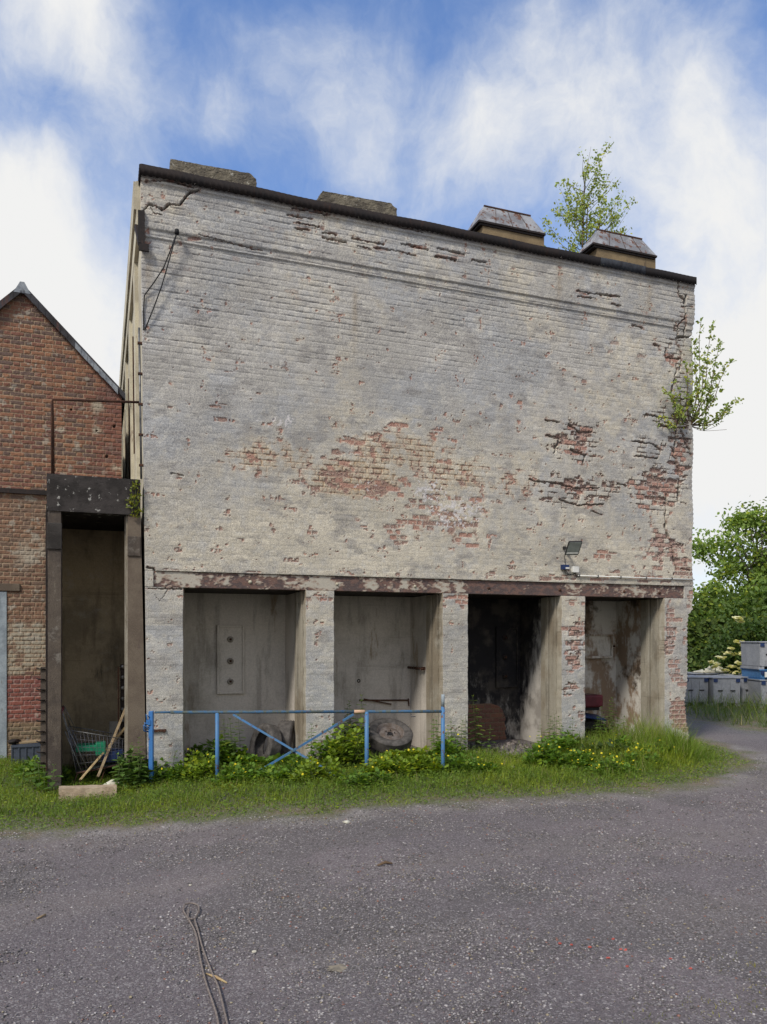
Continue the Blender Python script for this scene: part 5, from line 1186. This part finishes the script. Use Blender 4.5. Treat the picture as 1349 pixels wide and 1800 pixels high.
for (pp, rx, ry, h, nl, ls, base, lab, nf) in MD:
    x, y = gm(*pp); rx *= 1.1; h *= LOW.get(pp, 1.28); nl = int(nl*1.3); nf = int(nf*1.3); mound('weed_clump', (x, y+.05), rx, ry, h, nl, ls, base, lab, 'weed', None, nf)

# grass: one object of blades, short at the yard edge, longer towards the walls
def grassfield(name, P2, n, poly, hf, edgeP, label, base=(.145, .215, .022), wide=1.):
    P2 = np.asarray(P2); x = P2[:, 0]; y = P2[:, 1]
    d = segd(x, y, edgeP); h = hf(d, x, y)*(.55+.9*rng.random(len(x)))
    cl_n = fbm(x, y, .18, 3, 120); h *= .55+.95*cl_n
    z = gz(x, y)
    tilt = rng.random(len(x))**1.2*1.15; Rm = rotm(len(x), -tilt)
    S = np.stack([(.0028+.0035*rng.random(len(x)))*wide, h, h], -1)
    t2 = fbm(x, y, .5, 3, 130)[:, None]; C_ = cl(base)[None]*(.65+.7*rng.random(len(x)))[:, None]
    C_ = C_*(1+cl((.55, .28, .0))[None]*np.clip((t2-.45)*3, -.2, 1)); dry = rng.random(len(x)) < .07; C_[dry] = cl((.30, .26, .12))
    tag(scatter(name, bladeT, bladeF, np.stack([x, y, z-.003], -1), Rm, S, C_, 'grass'), label, 'grass', kind='stuff')
def sample(poly, n, wt=None):
    P = np.array(poly); lo = P.min(0); hi = P.max(0); q = lo+(hi-lo)*rng.random((n, 2)); k = inpoly(q[:, 0], q[:, 1], poly); return q[k]
vis = [(x, y) for x, y in poly1]
polyv = [(-2.6, .0), (-2.6, edge[0][1])] + [e for e in edge if e[0] > -2.6] + [(8.55, .1)]
polyv = [(-2.8, edge[1][1])]+[e for e in edge if e[0] > -2.6]+[(8.6, .12), (0, .12), (0, 1.7), (-1.05, 1.7), (-1.15, GY-.02), (-2.8, GY-.02)]
q = sample(polyv, 210000)
d = segd(q[:, 0], q[:, 1], edge)
bare = ell(q[:, 0], q[:, 1], W(905, 1330, 0).x, -.15, .45, .45)
pr = np.clip(sstep(-.02, .22, d + (fbm(q[:, 0], q[:, 1], .25, 3, 140)-.5)*.25)*1.0, 0, 1)*(1-bare*.95); q = q[rng.random(len(q)) < pr]
def hf(d, x, y): return .022+.075*sstep(.25, .95, d)+.16*sstep(.5, 1.3, d)*sstep(5.0, 6.2, x)+.22*sstep(6.5, 7.5, x)*sstep(.4, 1, d)+.04*sstep(1.2, .0, np.abs(x-4.2))*sstep(.3, .8, d)
grassfield('grass', q, 0, polyv, hf, edge, 'green grass verge growing along the foot of the buildings')
# short clover-like cover
q = sample(polyv, 110000); d = segd(q[:, 0], q[:, 1], edge); pr = sstep(.02, .35, d+(fbm(q[:, 0], q[:, 1], .3, 3, 150)-.5)*.3)*(1-ell(q[:, 0], q[:, 1], W(905, 1330, 0).x, -.15, .45, .45)); q = q[rng.random(len(q)) < pr*.8]
n = len(q); d = segd(q[:, 0], q[:, 1], edge); P = np.stack([q[:, 0], q[:, 1], gz(q[:, 0], q[:, 1])+.01+.05*rng.random(n)*sstep(0, .8, d)+.03*sstep(.5, 1, d)], -1)
D = rng.normal(size=(n, 3)); D[:, 2] *= .3
tag(scatter('clover', leafT, leafF, P, frames(n, D, np.tile([0, 0, 1.], (n, 1))+rng.normal(0, .4, (n, 3))), .014+.02*rng.random(n), leafcol(n, (.12, .19, .03), .35, .2), 'leaf'), 'low clover and small leaves carpeting the grass verge', 'ground cover', kind='stuff')
# sparse tufts on the gravel edge
q = np.stack([rng.uniform(-3, 8.5, 9000), rng.uniform(-4.6, -1.2, 9000)], -1); inn = inpoly(q[:, 0], q[:, 1], poly1); d = segd(q[:, 0], q[:, 1], edge); q = q[(~inn) & (rng.random(len(q)) < np.exp(-d/.14)*(fbm(q[:, 0], q[:, 1], .2, 3, 160) > .46))]
grassfield('edge_grass', q, 0, None, lambda d, x, y: np.full(len(x), .022), edge, 'sparse moss and short tufts where the grass meets gravel', (.13, .14, .035))
qq = []
for (px, py) in [(1300, 1760), (1320, 1700), (1262, 1785), (1340, 1735), (1230, 1765), (1150, 1790), (1342, 1780), (1290, 1690)]:
    p = GP(px, py); qq += [(p.x+random.gauss(0, .06), p.y+random.gauss(0, .05)) for _ in range(45)]
grassfield('yard_weeds', qq, 0, None, lambda d, x, y: np.full(len(x), .016), edge, 'tiny green tufts on the gravel at the lower right', (.14, .15, .05))
# far verge by the boxes
q = sample(poly2, 60000); d2 = segd(q[:, 0], q[:, 1], poly2, True); q = q[rng.random(len(q)) < sstep(0, .5, d2+(fbm(q[:, 0], q[:, 1], .5, 3, 170)-.5)*.4)]
grassfield('far_grass', q, 0, None, lambda d, x, y: .08+.30*sstep(4.5, 8, np.hypot(x-CAM[0], y-CAM[1])-10), [poly2[0], poly2[1]], 'long grass in front of the grey pallet boxes', (.10, .15, .03), 2.2)

# branch helpers
def branchy(name_parts, root, trunk_pts, r0, limbs, leaf_fn): pass
def tree(name, base, h, crowns, nleaf, ls, colr, label, cat='tree', group=None, tr_r=.12, lean=(0, 0), T=(leafT, leafF), limbs=10, clr=.5, clus=60, stemmat='bark'):
    o = thing(name, base, label, cat, group); bx, by, bz_ = base; mb = MB()
    top = Vector((bx+lean[0], by+lean[1], bz_+h*.8))
    tp_ = [Vector(base), Vector(base).lerp(top, .35)+Vector((random.uniform(-.1, .1), 0, 0)), Vector(base).lerp(top, .7), top]
    mb.tube(tp_, [tr_r, tr_r*.75, tr_r*.4, tr_r*.1], 8); CC = []
    for k in range(clus):
        c = crowns[rng.choice(len(crowns), p=np.array([q[3]*q[4]*q[5] for q in crowns])/sum(q[3]*q[4]*q[5] for q in crowns))]
        d = rng.normal(size=3); d /= np.linalg.norm(d); d *= (.35+.65*rng.random()**.6)
        CC.append((c[0]+d[0]*c[3], c[1]+d[1]*c[4], c[2]+d[2]*c[5]))
    CC = np.array(CC)
    for k in range(min(limbs, clus)):
        e = Vector(CC[k]); t = min(.95, max(.15, (e.z-bz_)/(h)*.6)); s_ = Vector(base).lerp(top, t)
        m_ = s_.lerp(e, .5)+Vector((0, 0, .08*h*random.random())); mb.tube([s_, m_, e], [tr_r*.35*(1-t*.5), tr_r*.2, tr_r*.05], 5)
        for j in range(2):
            e2 = Vector(CC[rng.integers(0, clus)]); 
            if (e2-m_).length < h*.35: mb.tube([m_, m_.lerp(e2, .5)+Vector((0, 0, .02*h)), e2], [tr_r*.13, tr_r*.08, tr_r*.03], 4)
    mb.build('trunk', stemmat, o)
    k = rng.integers(0, clus, nleaf); cs = clr*(.5+.8*rng.random(clus))
    P = CC[k]+rng.normal(size=(nleaf, 3))*cs[k][:, None]*np.array([1, 1, .65])*.5
    D = rng.normal(size=(nleaf, 3)); D[:, 2] -= .3
    tone = (.75+.5*rng.random(clus))[k]
    C_ = leafcol(nleaf, colr, .25, .15)*tone[:, None]
    scatter('crown', T[0], T[1], P, frames(nleaf, D), ls*(.6+.8*rng.random(nleaf)), C_, 'leaf', o)
    return o
# birch sapling on the roof
def sapling(name, root, H, nb, spread, nleaf, ls, colr, label, stemr=.02, up=.75, drift=(0, 0)):
    o = thing(name, root, label, 'sapling'); mb = MB(); r0 = Vector(root); L_ = []
    for s in range(3):
        tx_ = r0+Vector(((-.35, .1, .40)[s]*spread+drift[0], random.uniform(-.1, .1), H*(1-.14*s)))
        if s == 0: tx_ = r0+Vector((drift[0], 0, H))
        pts = [r0+Vector((.02*s, 0, 0)), r0.lerp(tx_, .4)+Vector((random.uniform(-.05, .05), 0, 0)), r0.lerp(tx_, .75), tx_]
        mb.tube(pts, [stemr, stemr*.7, stemr*.4, stemr*.12], 6)
        for k in range(nb):
            t = .12+.85*(k+random.random())/nb; st_ = pts[0].lerp(pts[-1], t); a = random.uniform(0, 6.28); ln = spread*(1-.5*t)*random.uniform(.6, 1.15)*(1 if t > .3 else .7)
            e = st_+Vector((math.cos(a)*ln, math.sin(a)*ln, ln*up+.05)); m_ = st_.lerp(e, .5)+Vector((math.cos(a)*ln*.12, 0, -.02))
            mb.tube([st_, m_, e], [stemr*.28, stemr*.18, stemr*.06], 4)
            for j in range(7): tt = .25+.75*random.random(); L_.append(st_.lerp(e, tt)+Vector((random.gauss(0, .03), random.gauss(0, .03), random.gauss(0, .03))))
    mb.build('stem', 'twig', o); L_ = np.array([tuple(v) for v in L_]); k = rng.integers(0, len(L_), nleaf)
    P = L_[k]+rng.normal(0, .035, (nleaf, 3)); D = rng.normal(size=(nleaf, 3)); D[:, 2] -= .4; D[:, 0] -= .2
    scatter('leaves', leafT, leafF, P, frames(nleaf, D), ls*(.6+.8*rng.random(nleaf)), leafcol(nleaf, colr, .3, .25), 'leaf', o); return o
p = W(1022, 440, 1.6); tp_ = W(1050, 268, 1.6)
sapling('birch_sapling', (p.x, 1.6, 7.55), (tp_.z-7.55)*.86, 24, .95, 4600, .048, (.30, .37, .11), 'birch sapling growing on the roof between the two vents', .022, drift=(.08, 0))
p = W(1108, 415, 1.2); sapling('birch_sapling', (p.x, 1.2, 7.58), .42, 5, .2, 90, .05, (.17, .22, .05), 'tiny sapling sprig on the roof behind the right vent', .008)
# shrub rooted in the right edge of the wall
o = thing('wall_shrub', tuple(W(1213, 748, .0)), 'young leafy shrub sprouting from the right edge of the wall', 'shrub'); mb = MB(); r0 = W(1213, 748, .02); TP = []
ends = [((1232, 566), .1), ((1252, 575), .0), ((1268, 600), .15), ((1280, 640), -.1), ((1296, 705), .0), ((1283, 722), .15), ((1222, 600), -.1), ((1240, 630), -.25), ((1260, 660), .25), ((1230, 680), -.2), ((1205, 640), -.12), ((1186, 668), -.15), ((1170, 685), -.15), ((1160, 738), -.1), ((1190, 720), -.2), ((1215, 700), -.15), ((1250, 700), .1), ((1240, 740), .0)]
for (e, Yo) in ends:
    E = W(*e, Yo-.02); m_ = r0.lerp(E, .45)+Vector(((.10 if e[0] > 1213 else -.02), 0, -.08)); P = cr([r0, m_, r0.lerp(E, .75)+Vector((.03, 0, -.02)), E], 4)
    mb.tube(P, [.009*(1-i/len(P))+.0015 for i in range(len(P))], 5)
    for i in range(4, len(P)):
        for j in range(3 if e[0] > 1213 else 2): TP.append(P[i]+Vector((random.gauss(0, .03), random.gauss(0, .03), random.gauss(0, .03))))
for (e) in [(1278, 755), (1262, 748)]: mb.tube(cr([r0, W(1235, 757, 0), W(*e, 0)], 4), .003, 4)
mb.build('stem', 'twig', o); TP = np.array([tuple(v) for v in TP]); nl = 1500; k = rng.integers(0, len(TP), nl)
D = rng.normal(size=(nl, 3))*.8; D[:, 2] += .5; scatter('leaves', leafT, leafF, TP[k]+rng.normal(0, .018, (nl, 3)), frames(nl, D), .06*(.5+.8*rng.random(nl)), leafcol(nl, (.27, .34, .10), .25, .2), 'leaf', o)
# little plant on the portal lintel
p = W(236, 900, -.05); mound('lintel_weed', (p.x, -.06), .07, .05, .3, 10, .05, (.15, .2, .03), 'x') if False else None
o = thing('lintel_weed', tuple(W(238, 905, -.04)), 'small yellow green weed hanging on the right of the portal lintel', 'weed'); n = 150
pts = np.array([tuple(W(px, py, -.05)) for px, py in [(236, 858), (232, 872), (240, 880), (236, 892), (244, 898), (238, 905), (229, 880), (243, 870), (240, 850)]])
k = rng.integers(0, len(pts), n); D = rng.normal(size=(n, 3)); D[:, 1] = -abs(D[:, 1]); scatter('leaves', leafT, leafF, pts[k]+rng.normal(0, .025, (n, 3))*np.array([1, .6, 1]), frames(n, D), .03+.02*rng.random(n), leafcol(n, (.16, .19, .03), .3, .3), 'leaf', o)
MB().tube([W(241, 908, -.03), W(238, 880, -.06), W(239, 848, -.06)], [.004, .003, .001], 4).tube([W(240, 900, -.04), W(230, 880, -.06)], .002, 4).build('stem', 'stem', o)

# ---------------------------------------------------------------- far right background
def at(px, depth, z=0):       # ground point at a photo column and a distance
    a_ = (px-PX0)/FPX; return Vector((CAM[0]+depth*(FW[0]+a_*RT[0]), CAM[1]+depth*(FW[1]+a_*RT[1]), z))
def pz_at(py, depth): return CAM[2]+(HY-py)*depth/FPX
# tree behind: pinnate light green crown
def crown_px(lst, depth):
    out = []
    for (px, py, rx, ry) in lst:
        p = at(px, depth, pz_at(py, depth)); s = depth/FPX; out.append((p.x, p.y, p.z, rx*s, rx*s*.8, ry*s))
    return out
b_ = at(1340, 27); tree('ash_tree', (b_.x, b_.y, 0), 6.8, crown_px([(1330, 935, 45, 45), (1262, 960, 36, 45), (1300, 1010, 60, 40), (1255, 1040, 36, 30), (1380, 960, 60, 70), (1360, 1040, 70, 50), (1330, 905, 26, 22)], 27), 13000, .14, (.20, .29, .065), 'tall light green ash tree at the far right with open airy crown', tr_r=.16, limbs=30, clr=.62, clus=85)
b_ = at(1245, 30); tree('leafy_tree', (b_.x, b_.y, 0), 3.4, crown_px([(1235, 1085, 30, 28), (1265, 1090, 35, 30), (1215, 1100, 25, 20)], 30), 7000, .17, (.10, .15, .035), 'low darker round tree beside the right edge of the white wall', limbs=8, clr=.8, clus=30)
b_ = at(1330, 25); tree('leafy_tree', (b_.x, b_.y, 0), 3.4, crown_px([(1330, 1085, 60, 35), (1300, 1110, 60, 30), (1390, 1080, 60, 50)], 25), 14000, .16, (.10, .16, .035), 'broad dark green tree below the tall ash tree', limbs=8, clr=.8, clus=50)
b_ = at(1480, 29); tree('leafy_tree', (b_.x, b_.y, 0), 6.0, crown_px([(1480, 980, 90, 80), (1450, 1060, 90, 50)], 29), 9000, .2, (.09, .14, .035), 'large tree beyond the right border of the photo', limbs=10, clr=1, clus=50)
# ivy-covered wall
iw = thing('ivy_wall', tuple(at(1260, 24)), 'garden wall fully covered with dark ivy behind the grey boxes', 'wall')
A_, B_ = at(1120, 24.5), at(1520, 23.5); dv = (B_-A_); dn = dv.normalized(); nr = Vector((-dn.y, dn.x, 0)); zt_ = pz_at(1098, 24)
MB().hexa([A_, B_, B_+nr*.3, A_+nr*.3], [Vector((q_.x, q_.y, zt_-.1)) for q_ in (A_, B_, B_+nr*.3, A_+nr*.3)]).build('masonry', 'post_concrete', iw)
n = 16000; s = rng.random(n); z = rng.random(n)*(zt_+.1); bul = .10+.35*fbm(s*7, z, .8, 3, 180)
P = np.array(A_)[None]+s[:, None]*np.array(dv)[None]-np.array(nr)[None]*(bul*(.6+.5*rng.random(n)))[:, None]; P[:, 2] = z+.12*fbm(s*9, s, .5, 2, 185)
D = rng.normal(size=(n, 3))*.6; D[:, 2] -= .8; roll = -np.array(nr)[None]+rng.normal(0, .4, (n, 3))
Dn = D/np.linalg.norm(D, axis=1, keepdims=True); X_ = np.cross(Dn, roll); X_ /= np.linalg.norm(X_, axis=1, keepdims=True); Z_ = np.cross(X_, Dn)
scatter('ivy', broadT, broadF, P, np.stack([X_, Dn, Z_], -1), .11+.08*rng.random(n), leafcol(n, (.085, .13, .03), .4, .12), 'leaf', iw)
# elder bush with cream umbels
b_ = at(1305, 21.6); eb = tree('elder_bush', (b_.x, b_.y, 0), 2.4, crown_px([(1300, 1150, 42, 32), (1330, 1140, 34, 45), (1270, 1165, 26, 18), (1355, 1160, 30, 30)], 21.6), 9000, .12, (.06, .105, .025), 'elder bush with flat cream flower heads above the grey boxes', 'bush', limbs=10, clr=.6, clus=45, tr_r=.05)
n = 60; U = []
for px, py in [(1298, 1086), (1303, 1092), (1300, 1088), (1296, 1128), (1305, 1130), (1312, 1134), (1285, 1140), (1278, 1148), (1270, 1155), (1262, 1168), (1258, 1172), (1290, 1150), (1305, 1148), (1318, 1152), (1328, 1158), (1300, 1165), (1308, 1175), (1322, 1170), (1325, 1182), (1318, 1184), (1310, 1180), (1285, 1172), (1275, 1178), (1295, 1182), (1335, 1172), (1250, 1164)]:
    q_ = at(px, 20.45+random.random()*.25, pz_at(py, 20.6)); U.append(tuple(q_))
dt = [(0, 0, 0)]+[(math.cos(a), math.sin(a), .1) for a in np.arange(6)*math.pi/3]
for u_ in U:
    m_ = 14; P = np.array([u_])+rng.normal(0, .05, (m_, 3))*np.array([1, 1, .35])
    scatter('flower_head', dt, [(0, 1+i, 1+(i+1) % 6) for i in range(6)], P, rotm(m_, rng.random(m_)*.8), .045+.02*rng.random(m_), np.tile(cl((.74, .70, .44)), (m_, 1)), 'leaf', eb)
# a wooded edge farther away closes the horizon
n = 30000; P = []; ang = YAW+rng.uniform(R_(18), R_(60), n); dd = rng.uniform(42, 55, n); hh = (1.6+2.0*fbm(ang*14, ang, .6, 3, 190))*rng.random(n)**.7
P = np.stack([CAM[0]+dd*np.sin(ang), CAM[1]+dd*np.cos(ang), hh], -1)
tag(scatter('far_wood', broadT, broadF, P, frames(n, rng.normal(size=(n, 3))), .35+.25*rng.random(n), leafcol(n, (.055, .085, .03), .35, .1), 'leaf'), 'distant dark wood closing the view behind the trees', 'wood', kind='stuff')

# grey pallet boxes
def pbox(px0, px1, depth, z0, h, lab, mat='grey_box', mark=None, rot=0., name='pallet_box', grp='grey pallet boxes by the hedge', dp=1.0, lid=True):
    a = at(px0, depth); c = at(px1, depth); w = (c-a).length; mid_ = (a+c)/2; dx_ = (c-a).normalized(); dx_ = Matrix.Rotation(rot, 3, 'Z') @ dx_; ny_ = Vector((-dx_.y, dx_.x, 0))
    o = thing(name, (mid_.x, mid_.y, z0), lab, 'box', grp)
    def q(u, v_, z): return mid_+dx_*u+ny_*v_+Vector((0, 0, z0+z))
    def bx(mb, u0, u1, v0, v1, za, zb_): mb.hexa([q(u0, v0, za), q(u1, v0, za), q(u1, v1, za), q(u0, v1, za)], [q(u0, v0, zb_), q(u1, v0, zb_), q(u1, v1, zb_), q(u0, v1, zb_)])
    hw = w/2; b0 = .1*h
    mb = MB(); mb.hexa([q(-hw*.96, 0.02, b0), q(hw*.96, .02, b0), q(hw*.96, dp-.02, b0), q(-hw*.96, dp-.02, b0)], [q(-hw, 0, h-.03), q(hw, 0, h-.03), q(hw, dp, h-.03), q(-hw, dp, h-.03)])
    mb.build('body', mat, o, bevel=.015)
    r = MB(); bx(r, -hw-.02, hw+.02, -.02, dp+.02, h-.029, h)
    r.build('rim', mat, o, bevel=.008)
    r = MB()
    for u in np.linspace(-hw*.93, hw*.93, 4): bx(r, u-.012, u+.012, -.008, .012, b0+.02, h-.06)
    r.build('rib', mat, o)
    for u in (-hw*.85, 0, hw*.85): f = MB(); bx(f, u-.07, u+.07, .03, dp-.03, 0, b0-.002); f.build('foot', mat, o)
    for u in (-hw*.45, hw*.45): s_ = MB(); bx(s_, u-.06, u+.06, -.012, -.001, h*.52, h*.56); s_.build('handle_slot', 'black', o)
    for u in (-hw+.06, hw-.06): cn = MB(); bx(cn, u-.05, u+.05, -.022, -.012, h-.12, h-.035); cn.build('corner_mark', 'blue_dark', o)
    if mark:
        t = MB(); u0 = hw*mark; bx(t, u0-.11, u0+.11, -.016, -.009, h*.60, h*.88); lb = t.build('logo', 'blue_dark', o)
        t = MB()
        for (ua, ub) in ((-.075, -.045), (-.015, .015), (.045, .075)): bx(t, u0+ua, u0+ub, -.019, -.0165, h*.62, h*.72)
        t.build('logo_letter', 'grey_box', lb)
    return o
BH = pz_at(1189, 19.5)
pbox(1203, 1246, 19.2, 0, BH, 'grey pallet box half hidden by the right corner of the white wall')
pbox(1254, 1302, 19.0, 0, BH, 'grey pallet box with dark blue square mark in the middle of the row', mark=.0)
pbox(1303, 1338, 19.3, 0, BH, 'grey pallet box without square mark left of the stacked pair', rot=.35)
pbox(1216, 1262, 20.8, 0, BH+.02, 'grey pallet box in the back row under the white sheet', dp=.8)
pbox(1266, 1330, 20.6, 0, BH, 'grey pallet box in the back row below the elder flowers', dp=.8)
b1_ = pbox(1338, 1392, 18.6, 0, pz_at(1195, 18.6), 'bottom grey pallet box of the stack at the right border', grp='stacked boxes at the right border')
zb1 = pz_at(1195, 18.6)+.002; zb2 = pz_at(1177, 18.6)
ob = pbox(1337, 1392, 18.62, zb1, zb2-zb1, 'flat blue box between the two stacked grey boxes', 'blue_box', grp='stacked boxes at the right border')
a = at(1345.5, 18.56, 0); c = at(1358, 18.56, 0); dn = (c-a).normalized()
t = MB(); t.hexa([a+Vector((0, 0, zb1+.06)), c+Vector((0, 0, zb1+.06)), c+Vector((0, 0.01, zb1+.06)), a+Vector((0, .01, zb1+.06))], [a+Vector((0, 0, zb2-.06)), c+Vector((0, 0, zb2-.06)), c+Vector((0, .01, zb2-.06)), a+Vector((0, .01, zb2-.06))])
t.build('label_plate', 'white', ob)
pbox(1336, 1392, 18.6, zb2+.002, pz_at(1128, 18.6)-zb2, 'top grey pallet box of the stack at the right border', grp='stacked boxes at the right border')
# white sheet draped on the back boxes
a = at(1238, 20.9, BH+.05); n = 14; mb = MB(); vs = []
for i in range(n):
    for j in range(8):
        u = i/(n-1); v_ = j/7; e_ = min(u, 1-u, v_, 1-v_)
        vs.append((a.x-.1+u*.95, a.y-.1+v_*.5, BH+.035+.17*min(1, e_*4)*(.6+.5*math.sin(u*9+v_*3))))
mb.add(vs, [(i*8+j, (i+1)*8+j, (i+1)*8+j+1, i*8+j+1) for i in range(n-1) for j in range(7)], 0, True); o = mb.build('white_sheet', 'white_dirty', None)
sd_ = o.modifiers.new('s', 'SOLIDIFY'); sd_.thickness = .01; tag(o, 'crumpled off white sheet lying on the back row of boxes', 'sheet')
